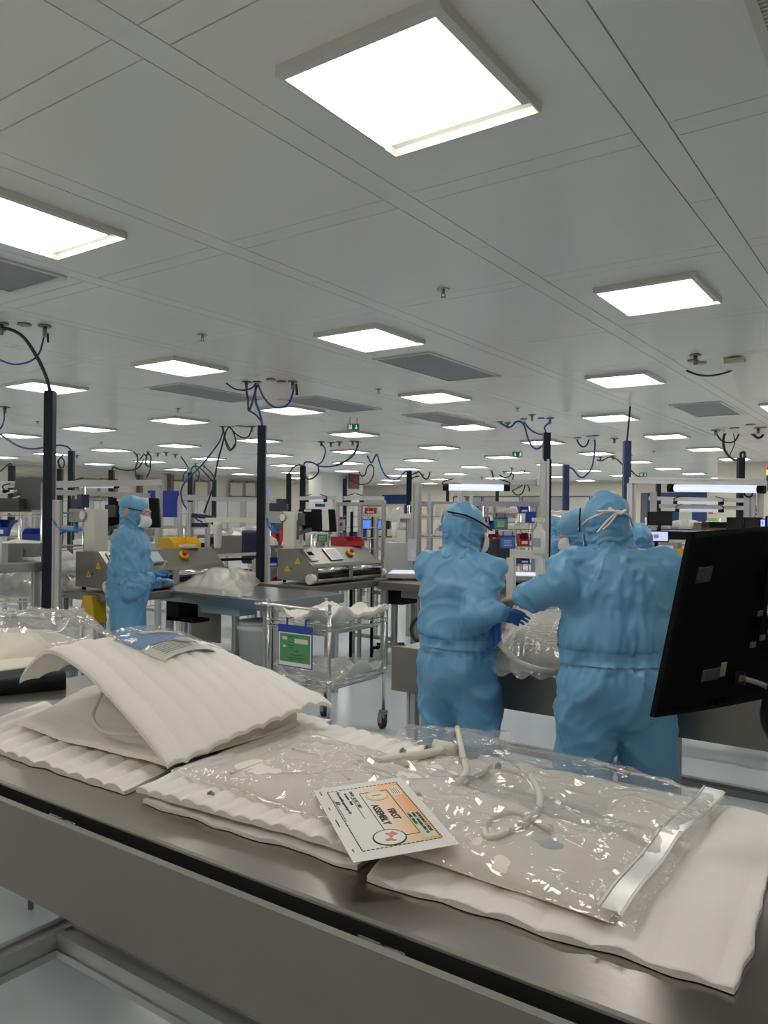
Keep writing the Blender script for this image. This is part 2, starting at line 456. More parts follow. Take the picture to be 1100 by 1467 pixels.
# sprinkler heads
def sprinkler(px, py, label):
    c = G(px, py, CZ)
    t = thing('sprinkler', label, 'sprinkler', 'sprinkler heads on the ceiling', c)
    MB().lathe((0,0,-0.008), [(0.036,0),(0.04,0.004),(0.03,0.008)], 16).build('rose', CHROME, t)
    m = MB(); m.cyl((0,0,-0.03),(0,0,-0.006),0.012,8); m.bar((-0.012,0,-0.03),(-0.012,0,-0.05),0.004); m.bar((0.012,0,-0.03),(0.012,0,-0.05),0.004)
    m.lathe((0,0,-0.055), [(0.018,0),(0.018,0.004)], 10)
    m.build('sprinkler_head', STEEL_D, t)
for px, py, l in ((635, 414, 'nearest sprinkler, above and left of the right-hand lamp'), (290, 479, 'sprinkler between the two left lamps'), (542, 557, 'sprinkler left of the bluish ceiling patch'), (255, 585, 'sprinkler above the left distant lamps'), (54, 603, 'sprinkler left of the tall black mast'), (145, 633, 'tiny sprinkler over the masked worker'), (741, 584, 'sprinkler above the exit lamps, centre right'), (936, 646, 'tiny sprinkler right of the blue mast')):
    sprinkler(px, py, l)

# exit signs
def exit_sign(px, py, wpx, label, flip=False, Y=None):
    p = G(px, py-9 if Y is None else py, 2.97) if Y is None else P(px, py, Y)
    p = P(px, py, Y)
    t = thing('exit_sign', label, 'exit sign', 'green hanging exit signs', p, YAW)
    wd = wpx*Y/F_PX; h = wd*0.55
    MB().box((0,0,0), (wd, 0.03, h)).build('sign_plate', GREENS, t)
    m = MB(); s_ = -1 if flip else 1; wl = mat('sign_white', (0.85,0.9,0.88), 0.5, emit=0.5)
    y = -0.019; u = wd/2
    ax = s_*u*0.5
    m.box((ax, y, h*0.08), (wd*0.07, 0.004, h*0.45)); 
    m.prism([(ax-wd*0.13, y+0.002, -h*0.08), (ax+wd*0.13, y+0.002, -h*0.08), (ax, y+0.002, -h*0.36)], (0, -0.004, 0))
    rx = -s_*u*0.45
    m.box((rx-s_*wd*0.12, y, 0), (wd*0.05, 0.004, h*0.75)); m.box((rx+wd*0.05, y, h*0.26), (wd*0.07, 0.004, h*0.14))
    m.box((rx+wd*0.04, y, 0.02*h), (wd*0.09, 0.004, h*0.34)); m.box((rx+wd*0.0, y, -h*0.25), (wd*0.05, 0.004, h*0.26)); m.box((rx+wd*0.10, y, -h*0.22), (wd*0.05, 0.004, h*0.2))
    m.build('pictogram', wl, t)
    top = CZ - p.z
    MB().cyl((-wd*0.3,0,h/2-0.01),(-wd*0.3,0,top),0.006,6).cyl((wd*0.3,0,h/2-0.01),(wd*0.3,0,top),0.006,6).build('hanger', STEEL_D, t)
exit_sign(506, 612, 17, 'green exit sign with running figure and down arrow, centre', Y=11.5)
exit_sign(741, 651, 14, 'green exit sign with arrow at left, right of centre', True, Y=16.5)
exit_sign(921, 680, 10, 'smallest green exit sign, right of the blue mast', Y=24.5)
tag(MB().box(P(507, 688, 27), (0.05, 0.55, 0.6)).build('red_wall_sign', mat('maroon', (0.12,0.02,0.03),0.5)), 'dark red square sign on the grey wall pillar', 'sign')
# ======================= FOREGROUND BENCH =======================
BZ = 0.90
t = thing('workbench', 'long stainless steel workbench in front, under the foam sheets', 'workbench', None, (0,0,0))
bench = t
xa, xb_ = -3.0, 1.9
prof = [(1.10, BZ-0.008), (1.102, BZ-0.003), (1.108, BZ), (2.07, BZ), (2.07, BZ-0.03), (1.10, BZ-0.03)]
m = MB(); m.prism([(xa, y, z) for y, z in prof], (xb_-xa, 0, 0)); m.build('tabletop', STEEL, t, fixn=True)
m = MB(); m.bx((xa, 1.095, BZ-0.14), (xb_, 1.0995, BZ-0.004)); m.build('front_lip', mat('shade_dark_lip', (0.035,0.036,0.038), 0.35, 0.3), t)  # steel lip, the shade below the bench edge put into its dark colour
m = MB(); m.bx((xa, 1.037, BZ-0.15), (xb_, 1.13, BZ-0.142)); m.build('gutter', mat('shadow_steel', (0.05,0.05,0.05), 0.5, 0.5), t)  # gutter colour darkened to stand for the shade inside the gap
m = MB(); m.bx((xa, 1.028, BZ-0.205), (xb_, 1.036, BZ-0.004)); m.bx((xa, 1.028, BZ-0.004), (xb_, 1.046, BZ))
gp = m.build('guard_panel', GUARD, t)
for q in ((100, 1172), (556, 1349)):
    c = G(q[0], q[1], BZ-0.008)
    m = MB(); m.bx((c.x-0.045, 1.046, BZ-0.022), (c.x+0.045, 1.052, BZ-0.002)); m.cyl((c.x-0.045, 1.053, BZ-0.004), (c.x+0.0, 1.053, BZ-0.004), 0.004, 8); m.cyl((c.x+0.004, 1.06, BZ-0.012), (c.x+0.045, 1.06, BZ-0.012), 0.006, 8)
    m.build('hinge', mat('dark_steel', (0.12,0.12,0.12), 0.35, 0.9), gp)
def profile(mb, a, b_, w_=0.045, groove=True):
    """aluminium extrusion: a square beam with raised edges along its length"""
    a, b_ = Vector(a), Vector(b_); d = (b_-a)
    mb.bar(a, b_, w_*0.82)
    z = d.normalized(); up = Vector((0,0,1)) if abs(z.z) < 0.95 else Vector((0,1,0))
    x = up.cross(z).normalized(); y = z.cross(x)
    for sx in (-1, 1):
        for sy in (-1, 1):
            o = x*sx*w_*0.35 + y*sy*w_*0.35
            mb.bar(a+o, b_+o, w_*0.3)
    return mb
for x in (-2.9, 1.7):
    for y in (1.35, 1.98):
        MB2 = profile(MB(), (x, y, 0.03), (x, y, BZ-0.03)); MB2.build('leg', ALU, t)
for x in (-0.9, -2.15):
    pass
# low frame in front (seen below the guard panel)
fz = 0.42
e1, e2 = G(70,1318,fz), G(400,1478,fz); yv = (e1.y+e2.y)/2
g1, g2 = G(0,1352,fz), G(150,1300,fz); xv = (g1.x+g2.x)/2
m = MB(); profile(m, (xv+0.03, yv, fz-0.04), (xb_-0.2, yv, fz-0.04), 0.07); m.build('frame_beam', ALU, t)
m = MB(); profile(m, (xv, 0.5, fz-0.04), (xv, 1.98, fz-0.04), 0.07); m.build('frame_beam', ALU, t)
m = MB(); profile(m, (xv, 0.5, 0.0), (xv, 0.5, fz-0.07), 0.06); m.build('leg', ALU, t)
m = MB(); m.bx((xv, 1.90, fz-0.06), (xb_-0.2, 1.95, fz-0.02)); m.build('frame_beam', ALU, t)

# ---------- foam sheets ----------
def ribs(s_, t_, n, amp, ph=0.0):
    return amp*abs(math.sin(PI*(n*s_ + ph)))**0.7 + 0.0015*noise.noise((s_*25, t_*25, ph))
def bil(A, B, C, D, s_, t_):   # A(0,0) B(1,0) C(1,1) D(0,1)
    return A*((1-s_)*(1-t_)) + B*(s_*(1-t_)) + C*(s_*t_) + D*((1-s_)*t_)
def foam_sheet(name, label, group, quad, z, thick, n, amp=0.005, wav=0.012, seed=0.0, ribdir=0, parent=None, lift=None, m=FOAM, nu=90, nv=60):
    A, B, C, D = [Vector(q) for q in quad]
    def fn(s_, t_):
        p = bil(A, B, C, D, s_, t_)
        e = wav*noise.noise((p.x*6+seed, p.y*6, 3.1))
        # uneven cut edges
        k = 0.012*noise.noise((p.x*14, p.y*14, seed+5))
        if s_ < 0.001 or s_ > 0.999 or t_ < 0.001 or t_ > 0.999: p = p + Vector((k, -k, 0))
        rib = ribs(s_ if ribdir == 0 else t_, t_ if ribdir == 0 else s_, n, amp, seed)
        edge = min(1, 12*min(s_, t_, 1-s_, 1-t_) + 0.35)
        zz = z + thick*0.72*edge**0.5 + rib + max(-0.004, e*0.6)
        if lift: zz += lift(s_, t_)
        return Vector((p.x, p.y, zz))
    def th(s_, t_):
        edge = min(1, 12*min(s_, t_, 1-s_, 1-t_) + 0.2)
        return Vector((0, 0, max(0.004, thick*0.6*edge)))
    mb = MB(); mb.grid(fn, nu, nv, thick=(th if lift else (lambda a_, b_: Vector((0,0,fn(a_,b_).z - z - 0.0005)))))
    o = mb.build(name, m, parent)
    if parent is None: tag(o, label, 'foam sheet', group)
    return o, fn
z0 = BZ + 0.001
FG = 'white foam sheets on the front workbench'
fsR, fnR = foam_sheet('foam_sheet', 'large flat white foam sheet at the right, reaching the bench edge', FG,
    (G(525,1262,BZ), G(1052,1428,BZ), G(1128,1178,BZ), G(690,1088,BZ)), z0, 0.012, 7, 0.007, 0.012, 1.3, nu=110, nv=70)
fsC1, fnC1 = foam_sheet('foam_sheet', 'lower foam sheet of the pair under the left half of the clear bag', FG,
    (G(205,1152,BZ), G(512,1250,BZ), G(690,1110,BZ), G(430,1045,BZ)), z0, 0.014, 9, 0.003, 0.012, 2.7, nu=90)
fsC2, fnC2 = foam_sheet('foam_sheet', 'upper foam sheet of the pair under the left half of the clear bag', FG,
    (G(195,1138,BZ+.02), G(512,1230,BZ+.02), G(705,1102,BZ+.02), G(440,1035,BZ+.02)), z0+0.024, 0.016, 12, 0.009, 0.016, 4.2, nu=90)
fsL1, fnL1 = foam_sheet('foam_sheet', 'flat ribbed foam sheet under the arched foam wrap, at the left', FG,
    (G(-70,1060,BZ), G(178,1140,BZ), G(300,1085,BZ), G(60,1010,BZ)), z0, 0.014, 11, 0.012, 0.012, 6.1)
foam_sheet('foam_sheet', 'thin foam offcut behind the arched foam wrap', FG,
    (G(330,1070,BZ), G(415,1075,BZ), G(475,1035,BZ), G(405,1018,BZ)), z0, 0.012, 3, 0.003, 0.006, 8.4, nu=30, nv=20)

# ---------- arched foam wrap (bottom leaf, top leaf, pouch and tube loop inside) ----------
wrap = thing('foam_wrap', 'white foam sheet folded in an arch over a cream pouch, left on the bench', 'foam wrap')
zb = BZ + 0.03
A, B, C, D = G(25,1042,zb), G(242,1103,zb), G(430,1044,zb), G(180,975,zb)
def low(s_, t_):
    p = bil(A, B, C, D, s_, t_)
    fold = 0.03*math.exp(-((s_-1)/0.10)**2) * 0
    return Vector((p.x, p.y, zb + 0.012 + 0.03*math.sin(PI*min(1, t_*1.1))*0.6 + ribs(t_, s_, 8, 0.003, .2) + 0.01*noise.noise((p.x*5, p.y*5, 1))))
MB().grid(low, 60, 50, thick=0.012).build('bottom_leaf', FOAM, wrap)
A2, B2, C2, D2 = P(28,977,2.62), G(240,1099,BZ+.045), P(476,999,2.42), P(262,906,3.05)
E2 = P(128,948,2.50)   # crest over the left end
def top(s_, t_):
    # s runs from the left tip A to the front corner B (arched); t from edge AB to edge DC
    p = bil(A2, B2, C2, D2, s_, t_)
    chord = bil(A2, B2, B2, A2, s_, 0)
    ar = math.sin(PI*s_**0.8)
    h = 0.165*ar*(1-0.80*t_) - 0.02*ar*t_
    bul = 0.045*math.sin(PI*t_)*math.sin(PI*min(1, s_*1.0))
    pull = Vector((-0.03, 0.0, 0))*math.sin(PI*s_)*(1-t_)
    rib = ribs(t_ + 0.02*noise.noise((s_*3, t_*3, 1)), s_, 9, 0.013, 0.1)*(0.8+0.5*noise.noise((s_*3, t_*4, 2)))
    e = 0.016*noise.noise((p.x*5, p.y*5, 7.7))
    dz = 0.0
    if t_ > 0.86: dz -= 0.035*(t_-0.86)/0.14*(0.4+0.9*abs(noise.noise((s_*4.3, 0, 5))))
    return p + pull + Vector((0, 0, h + bul + rib + e + dz))
MB().grid(top, 120, 80, thick=0.011).build('top_leaf', FOAM, wrap)
Pa, Pb, Pc, Pd = G(252,1102,BZ+.03), G(425,1048,BZ+.03), G(405,1003,BZ+.03), G(205,1040,BZ+.03)
def pou(s_, t_):
    p = bil(Pa, Pb, Pc, Pd, s_, t_)
    h = 0.085*min(1, 0.02+1.1*s_)*min(1, 7*t_+0.55)*min(1, 9*(1-t_)+0.2)
    return Vector((p.x, p.y, BZ+0.045 + h + 0.012*noise.noise((s_*4, t_*3, 4.4)) + 0.006*math.sin(s_*14)))
MB().grid(pou, 40, 20, thick=lambda a_, b_: Vector((0,0,pou(a_,b_).z-(BZ+.045)))).build('cream_pouch', FOAMC, wrap)
pk = smooth([G(152,985,1.0), P(140,1005,2.36), P(133,1030,2.28), P(150,1048,2.2), P(200,1052,2.17), P(260,1045,2.2)], 8)
MB().tube(pk, 0.0065, 10).build('tube_loop', mat('clear_tube', (0.78,0.77,0.68), 0.3, transm=0.3), wrap)

# blue printed card in a clear sleeve on the wrap
cA, cB, cC, cD = (0.63, 0.35), (0.55, 0.73), (0.40, 0.62), (0.40, 0.25)
_cc = [top(*q) for q in (cA, cB, cC, cD)]
_lift = 0
for i in range(11):
    for j in range(11):
        a_ = [cA[k]*(1-i/10)*(1-j/10) + cB[k]*i/10*(1-j/10) + cC[k]*i*j/100 + cD[k]*(1-i/10)*j/10 for k in (0, 1)]
        _lift = max(_lift, top(*a_).z - bil(*_cc, i/10, j/10).z)
def card_fn(lo, pad=0.0):
    def fn(s_, t_):
        s_ = -pad + s_*(1+2*pad); t_ = -pad + t_*(1+2*pad)
        return bil(*_cc, s_, t_) + Vector((0, 0, lo - 0.012 + max(0.0, _lift*math.sin(PI*min(1,max(0,s_)))**0.5)))
    return fn
ct = thing('job_card', 'blue and white printed card in a clear sleeve on the arched foam wrap', 'card')
MB().grid(card_fn(0.014), 20, 14, thick=0.001).build('card', PAPER, ct)
pf = card_fn(0.018)
m = MB(); m.grid(lambda a_, b_: pf(a_, 0.45+0.52*b_), 16, 8, thick=0.0004); m.build('blue_print', mat('print_blue', (0.05,0.24,0.55),0.45), ct)
pf2 = card_fn(0.022)
m = MB(); m.grid(lambda a_, b_: pf2(0.30+0.62*a_, 0.80+0.10*b_), 10, 2, thick=0.0003); m.build('print_strip', mat('print_pale', (0.62,0.62,0.45),0.45), ct)
m = MB()
for i in range(7): m.grid(lambda a_, b_, i=i: pf2(0.08+0.55*a_, 0.07+0.05*i+0.012*b_), 6, 1, thick=0.0003)
m.build('print_line', INK, ct)
m = MB(); m.grid(lambda a_, b_: pf2(0.72+0.14*math.cos(2*PI*a_)*b_, 0.42+0.12*math.sin(2*PI*a_)*b_), 16, 2, thick=0.0003); m.build('print_emblem', mat('print_sky', (0.45,0.60,0.75),0.45), ct)
MB().grid(card_fn(0.027, 0.10), 20, 14).build('sleeve', CLEAR, ct)

# ---------- clear bags with tubing ----------
def rnd(p, f_, s_): return noise.noise((p[0]*f_+s_, p[1]*f_, s_*1.7))
def bag(name, label, quad, z, height, film_m, seed, nu=110, nv=70, amp=0.012, parent=None, cat='bag', group=None, edge_n=0.015, pw=0.45, fr=9, tilt=0.0):
    A, B, C, D = [Vector(q) for q in quad]
    def fn(s_, t_):
        p = bil(A, B, C, D, s_, t_)
        en = edge_n*rnd((p.x, p.y), 9, seed)
        e = min(s_, 1-s_, t_, 1-t_)
        env = min(1.0, e*5.5)**pw
        cr = 0
        for k, f_ in enumerate((fr*0.55, fr, fr*2)):   # creases: ridged noise
            an = 0.5+k*1.1+seed; ca_, sa_ = math.cos(an), math.sin(an); xx = p.x*ca_-p.y*sa_; yy = p.x*sa_+p.y*ca_
            cr += max(-0.5, 1-abs(noise.noise((xx*f_+seed*3+0.6*noise.noise((p.x*4,p.y*4,seed)), yy*f_*0.28+k, seed)))*3.4)*amp/(1+k*0.9)
        return Vector((p.x+en, p.y-en*0.6, z + tilt*(1-s_) + 0.004 + height*env*(0.75+0.5*rnd((p.x, p.y), 3.5, seed+2)) + cr*env*0.5))
    mb = MB(); mb.grid(fn, nu, nv)
    def fb(s_, t_):
        p = fn(s_, t_); return Vector((p.x, p.y, z + 0.001))
    o = mb.build(name, film_m, parent)
    if parent is None: tag(o, label, cat, group)
    return o, fn
bg = thing('clear_bag', 'large clear zip bag with tubing, lying across the middle foam sheets', 'plastic bag', 'clear zip bags on the bench')
qA = (G(245,1112,.94), G(905,1334,.925), G(988,1210,.925), G(420,1052,.94))
_, fbA = bag('bag_film', '', qA, 0.924, 0.034, CLEAR, 3.3, 200, 110, 0.024, parent=bg, fr=11, tilt=0.022)
bg2 = thing('clear_bag', 'second clear zip bag behind, its zip end towards the bench back edge', 'plastic bag', 'clear zip bags on the bench')
qB = (G(600,1100,.93), G(975,1222,.92), G(1046,1150,.92), G(640,1046,.93))
_, fbB = bag('bag_film', '', qB, 0.923, 0.036, CLEAR, 8.1, 140, 80, 0.022, parent=bg2, fr=10)
# folded top corner of the second bag standing up
def flap(s_, t_):
    p = bil(G(560,1060,.95), G(745,1082,.95), P(722,1050,2.35), P(600,1040,2.45), s_, t_)
    return p + Vector((0,0,0.012*noise.noise((s_*5, t_*5, 2.2)) + 0.02*math.sin(PI*t_)))
MB().grid(flap, 40, 20).build('bag_flap', CLEAR, bg2)
def zipper(parent, fn, quad, pos):
    ZM = mat('zip_plastic', (0.72,0.72,0.71), 0.25, spec=0.7)
    A, B, C, D = [Vector(q) for q in quad]
    for k, p_ in enumerate(pos):
        def zf(a_, b_, p_=p_):
            s_ = p_ + 0.006*(b_-0.5); q = bil(A, B, C, D, s_, 0.01+0.98*a_)
            return Vector((q.x, q.y, fn(p_, 0.5).z*0.3 + (A.z+0.012)*0.7 + 0.004*math.sin(a_*7)))
        MB().grid(zf, 40, 2, thick=0.0015).build('zip_strip', ZM, parent)
    def bf(a_, b_): 
        s_ = pos[0] + (pos[-1]-pos[0])*b_; q = bil(A, B, C, D, s_, 0.01+0.98*a_)
        return Vector((q.x, q.y, fn(pos[0], 0.5).z*0.3 + (A.z+0.012)*0.7 - 0.002 + 0.004*math.sin(a_*7)))
    MB().grid(bf, 40, 3).build('zip_band', MATS.get('zip_film') or film('zip_film', 0.38, rough=0.3, bump=(5, 0.15), gl=0.05), parent)
zipper(bg, fbA, qA, (0.95, 0.985)); zipper(bg2, fbB, qB, (0.93, 0.985))
# cream contents of the bag: soft pad and tubing
def pad(s_, t_):
    p = bil(G(285,1118,.94), G(872,1306,.94), G(940,1215,.94), G(450,1062,.94), s_, t_) + Vector((0.02*noise.noise((s_*5,t_*4,9)), 0.02*noise.noise((s_*5,t_*4,19)), 0))
    e = min(s_, 1-s_, t_, 1-t_); 
    return Vector((p.x, p.y, 0.926 + 0.026*(1-s_)**0.7 + 0.018*min(1, e*7)**0.5 + 0.006*noise.noise((p.x*8, p.y*8, 3))))
MB().grid(pad, 60, 30, thick=lambda a_, b_: Vector((0,0,max(0.004, pad(a_,b_).z-0.922)))).build('pad', mat('soft_pad', (0.80,0.77,0.70), 0.6, 0, 8, 0.04, (30,0.3)), bg)
# milky tubing runs
TB = mat('milky_tubing', (0.80,0.78,0.68), 0.28, transm=0.2)
def tubing(pts, r=0.007, parent=bg, m=TB, name='tube'):
    return MB().tube(smooth(pts, 7), r, 9).build(name, m, parent)
zt = .960
tubing([G(655,1043,.97), G(662,1080,.955), G(668,1105,zt), G(650,1125,zt)], 0.009)
tubing([G(640,1072,.955), G(610,1080,zt), G(570,1086,zt), G(540,1092,zt)], 0.012)
tubing([G(713,1098,.95), G(752,1110,zt), G(772,1132,zt), G(770,1160,zt), G(745,1185,zt)], 0.009)
tubing([G(745,1185,zt), G(700,1200,zt), G(700,1175,zt), G(740,1165,zt), G(790,1190,zt)], 0.007)
tubing([G(420,1075,zt), G(480,1090,zt), G(560,1110,zt), G(600,1140,zt)], 0.008)
tubing([G(330,1110,zt), G(400,1090,zt), G(470,1100,zt), G(500,1120,zt)], 0.007)
METAL = mat('dark_clamp', (0.30,0.30,0.29), 0.3, 0.8)
def clamp(px, py, r=0.014, name='hose_clamp', z=.955, ax=(1,0.3,0)):
    c = G(px, py, z); a_ = Vector(ax).normalized()*0.008
    m = MB(); m.cyl(c-a_, c-a_*0.5, r, 14); m.cyl(c-a_*0.5, c+a_*0.5, r*0.7, 12); m.cyl(c+a_*0.5, c+a_, r, 14); m.box(c+Vector((0,0,r)), (0.005,0.004,0.006))
    m.build(name, METAL, bg)
clamp(577,1076,0.006); clamp(612,1074,0.010); clamp(626,1066,0.012); clamp(654,1053,0.012); clamp(714,1098,0.007); clamp(583,1101,0.006)
clamp(302,1137,0.004, z=.95)
c = G(640,1072,.957); MB().cyl(c-Vector((0.035,0.01,0)), c+Vector((0.03,0.0,0.0)), 0.022, 16, 0.018).build('connector', TB, bg)
c = G(515,1096,.953); MB().ell(c, (0.022,0.02,0.012)).build('cap', mat('grey_cap', (0.45,0.48,0.52), 0.4), bg)
c = G(790,1213,.945); MB().ell(c, (0.032,0.026,0.010)).build('cap', mat('blue_grey_cap', (0.32,0.45,0.55), 0.4), bg)
c = G(762,1190,.945); MB().box(c, (0.09,0.045,0.02), Matrix.Rotation(0.4,3,'Z')).build('filter', mat('filter_grey', (0.55,0.54,0.50),0.4), bg, bevel=0.004)
c = G(775,1205,.945); MB().lathe(c-Vector((0,0,0.01)), [(0.026,0),(0.026,0.012),(0.018,0.02)],16).build('port', TB, bg)

# ---------- orange FIRST ASSEMBLY card ----------
ca = thing('assembly_card', 'white and orange card reading FIRST ASSEMBLY on the clear bag', 'card')
TL, TR, BR, BL = G(568,1106,.985), G(651,1201,.975), G(512,1245,.958), G(452,1140,.975)
ox = ((TR-TL)+(BR-BL))*0.5; W_ = ox.length; ox.normalize()
oy = ((TL-BL)+(TR-BR))*0.5; nz = ox.cross(oy).normalized(); oy = nz.cross(ox); H_ = ((TL-BL)+(TR-BR)).dot(oy)*0.5
cen = (TL+TR+BR+BL)/4; org = cen - ox*W_/2 - oy*H_/2
M0 = frame_mtx(org, ox, oy)
ca.matrix_world = M0
def cm(name, m): return m
# orange print: gradient is part of the print, along the card's own height
mg = bpy.data.materials.new('orange_gradient_print'); mg.use_nodes = True; nt = mg.node_tree; bs = nt.nodes['Principled BSDF']
bs.inputs['Roughness'].default_value = 0.35
tc = nt.nodes.new('ShaderNodeTexCoord'); sp = nt.nodes.new('ShaderNodeSeparateXYZ'); mr = nt.nodes.new('ShaderNodeMapRange'); cr_ = nt.nodes.new('ShaderNodeValToRGB')
nt.links.new(tc.outputs['Object'], sp.inputs[0]); nt.links.new(sp.outputs['Y'], mr.inputs[0])
mr.inputs[1].default_value = 0; mr.inputs[2].default_value = H_; nt.links.new(mr.outputs[0], cr_.inputs[0]); nt.links.new(cr_.outputs[0], bs.inputs['Base Color'])
e = cr_.color_ramp.elements; e[0].position = 0.42; e[0].color = (0.70,0.70,0.69,1); e[1].position = 0.9; e[1].color = (0.78,0.33,0.08,1)
n_ = cr_.color_ramp.elements.new(0.62); n_.color = (0.78,0.55,0.38,1)
MB().bx((0,0,-0.0008),(W_,H_,0)).build('card', PAPER, ca)
mx, my = 0.035*W_/0.4, 0.022
MB().bx((W_*0.075, H_*0.13, 0), (W_*0.90, H_*0.90, 0.0004)).build('orange_print', mg, ca)
m = MB(); z = 0.0009
x0, x1, y0, y1 = W_*0.075, W_*0.90, H_*0.13, H_*0.90
n = 34
for i in range(n):
    xx = x0 + (x1-x0)*i/n; 
    for yy in (y0, y1): m.bx((xx, yy-0.0012, 0.0004), (xx+(x1-x0)/n*0.6, yy+0.0012, z))
n = 18
for i in range(n):
    yy = y0 + (y1-y0)*i/n
    for xx in (x0, x1): m.bx((xx-0.0012, yy, 0.0004), (xx+0.0012, yy+(y1-y0)/n*0.6, z))
m.build('dashed_border', INK, ca)
def frame_box(mb, a, b_, w_=0.0016, z1=0.0009):
    mb.bx((a[0], a[1]-w_/2, 0.0004), (b_[0], a[1]+w_/2, z1)); mb.bx((a[0], b_[1]-w_/2, 0.0004), (b_[0], b_[1]+w_/2, z1))
    mb.bx((a[0]-w_/2, a[1], 0.0004), (a[0]+w_/2, b_[1], z1)); mb.bx((b_[0]-w_/2, a[1], 0.0004), (b_[0]+w_/2, b_[1], z1))
m = MB(); frame_box(m, (W_*0.17, H_*0.44), (W_*0.80, H_*0.74)); m.build('title_frame', INK, ca)
T = lambda x, y: Matrix.Translation((W_*x, H_*y, 0.0006))
text('FIRST', INK, H_*0.105, ca, T(0.52, 0.60), align='CENTER', bold=True)
text('ASSEMBLY', INK, H_*0.105, ca, T(0.50, 0.475), align='CENTER', bold=True)
def disc(r, x, y, m, name, z=0.001, n=28):
    mb = MB(); mb.lathe((W_*x, H_*y, 0.0004), [(r, 0), (r, z)], n); return mb.build(name, m, ca)
disc(0.026, 0.235, 0.60, mat('emblem_gold', (0.62,0.52,0.30),0.4), 'emblem', 0.0008)
disc(0.021, 0.235, 0.60, mat('emblem_pale', (0.74,0.66,0.50),0.4), 'emblem_disc', 0.0011)
text('1', mat('emblem_ink', (0.45,0.36,0.18),0.4), 0.03, ca, Matrix.Translation((W_*0.235, H_*0.60-0.011, 0.0017)), align='CENTER')
disc(0.034, 0.80, 0.44, INK, 'circle_rim', 0.0012); disc(0.031, 0.80, 0.44, PAPER, 'circle_disc', 0.0015)
m = MB()
for dx, dy, rr, an in ((-0.012,0.012,0.008,0.5), (-0.004,0.004,0.006,0.2), (0.010,-0.004,0.008,2.0), (0.016,0.004,0.005,1), (-0.014,0.0,0.005,1)):
    m.box((W_*0.80+dx, H_*0.44+dy, 0.0023), (rr*1.8, rr*1.1, 0.0006), Matrix.Rotation(an,3,'Z'))
m.build('circle_picture', mat('pink_print', (0.60,0.22,0.20),0.5), ca)
m = MB(); m.bx((W_*0.53, H_*0.735, 0.0004), (W_*0.875, H_*0.875, 0.0008)); m.build('pale_sticker', mat('sticker_green', (0.55,0.60,0.45),0.5), ca)
for i, sx in enumerate(('INSTRUMENT / 2 MODE', 'WHO : WHO20 / FINE US', 'LABEL WHITE')):
    text(sx, INK, H_*0.042, ca, T(0.545, 0.842-0.043*i) @ Matrix.Translation((0,0,0.0004)))
m = MB(); m.prism([(W_*0.13,H_*0.82,0.0004),(W_*0.15,H_*0.76,0.0004),(W_*0.27,H_*0.76,0.0004),(W_*0.27,H_*0.87,0.0004),(W_*0.13,H_*0.87,0.0004)], (0,0,0.0005)); m.build('white_sticker', PAPER, ca)
m = MB()
for i in range(4): m.bx((W_*0.15, H_*(0.78+0.022*i), 0.0009), (W_*0.25, H_*(0.787+0.022*i), 0.0011))
m.build('sticker_line', INK, ca)
text('DATE : 12 OCT 2021', INK, H_*0.048, ca, T(0.12, 0.345))
text('To number : 10400', INK, H_*0.040, ca, T(0.13, 0.285))
text('First assembly approved per ID :', INK, H_*0.044, ca, T(0.10, 0.215))
text('JLD', INK, H_*0.05, ca, T(0.24, 0.155))
for q in (0.33, 0.145):
    MB().bx((W_*0.20, H_*q, 0.0004), (W_*0.52, H_*q+0.0012, 0.0009)).build('underline', INK, ca)
GI = mat('grey_ink', (0.25,0.25,0.25), 0.6)
text('Form PR-1', GI, H_*0.022, ca, T(0.05, 0.05)); text('Rev. 2', GI, H_*0.022, ca, T(0.30, 0.05)); text('internal document', GI, H_*0.022, ca, T(0.48, 0.05)); text('page 1', GI, H_*0.022, ca, T(0.86, 0.05))

# ---------- curved monitor seen from behind, right ----------
mon = thing('monitor', 'large black curved monitor seen from behind, cut by the right edge', 'monitor')
TLm, BLm, TRm, BRm = P(992,762,1.82), P(938,1028,1.70), P(1330,735,2.55), P(1330,900,2.55)
nrm = ((TRm-TLm).cross(BLm-TLm)).normalized()
if nrm.dot(Vector((0,0,CAMZ))-TLm) < 0: nrm = -nrm
def mback(s_, t_):
    p = bil(BLm, BRm, TRm, TLm, s_, t_)
    k = 4*s_*(1-s_)
    return p + nrm*(0.060*k - 0.0) + (Vector((0,0,1))*(-0.028*k) if t_ < 0.001 else Vector()) * 1.0 + Vector((0,0,1))*(-0.028*k*(1-t_)**3 if t_ >= 0.001 else 0)
def mthick(s_, t_):
    return nrm*(0.014 + 0.016*min(1, 6*min(s_, 1-s_, t_*0.9+0.02, 1-t_)))
MB().grid(mback, 40, 20, thick=mthick).build('housing', mat('monitor_black', (0.003,0.003,0.005), 0.5, spec=0.05), mon)
q = lambda s_, t_, d=0.0: mback(s_, t_) + nrm*d
def mpatch(name, m, s0, s1, t0, t1, d, th=0.004):
    MB().grid(lambda a_, b_: q(s0+(s1-s0)*a_, t0+(t1-t0)*b_, d), 6, 6, thick=lambda a_, b_: nrm*th).build(name, m, mon)
mpatch('vesa_block', mat('satin_black', (0.008,0.008,0.010), 0.4, spec=0.15), 0.215, 0.40, 0.30, 0.80, 0.022, 0.022)
mpatch('label_sticker', mat('dark_label', (0.035,0.037,0.040), 0.4), 0.085, 0.125, 0.15, 0.21, 0.002, 0.002)
mpatch('label_sticker', mat('grey_label', (0.18,0.17,0.16), 0.4), 0.127, 0.139, 0.16, 0.235, 0.002, 0.002)
mpatch('gloss_sticker', mat('dark_glossy', (0.016,0.020,0.028), 0.25), 0.030, 0.065, 0.70, 0.79, 0.002, 0.002)
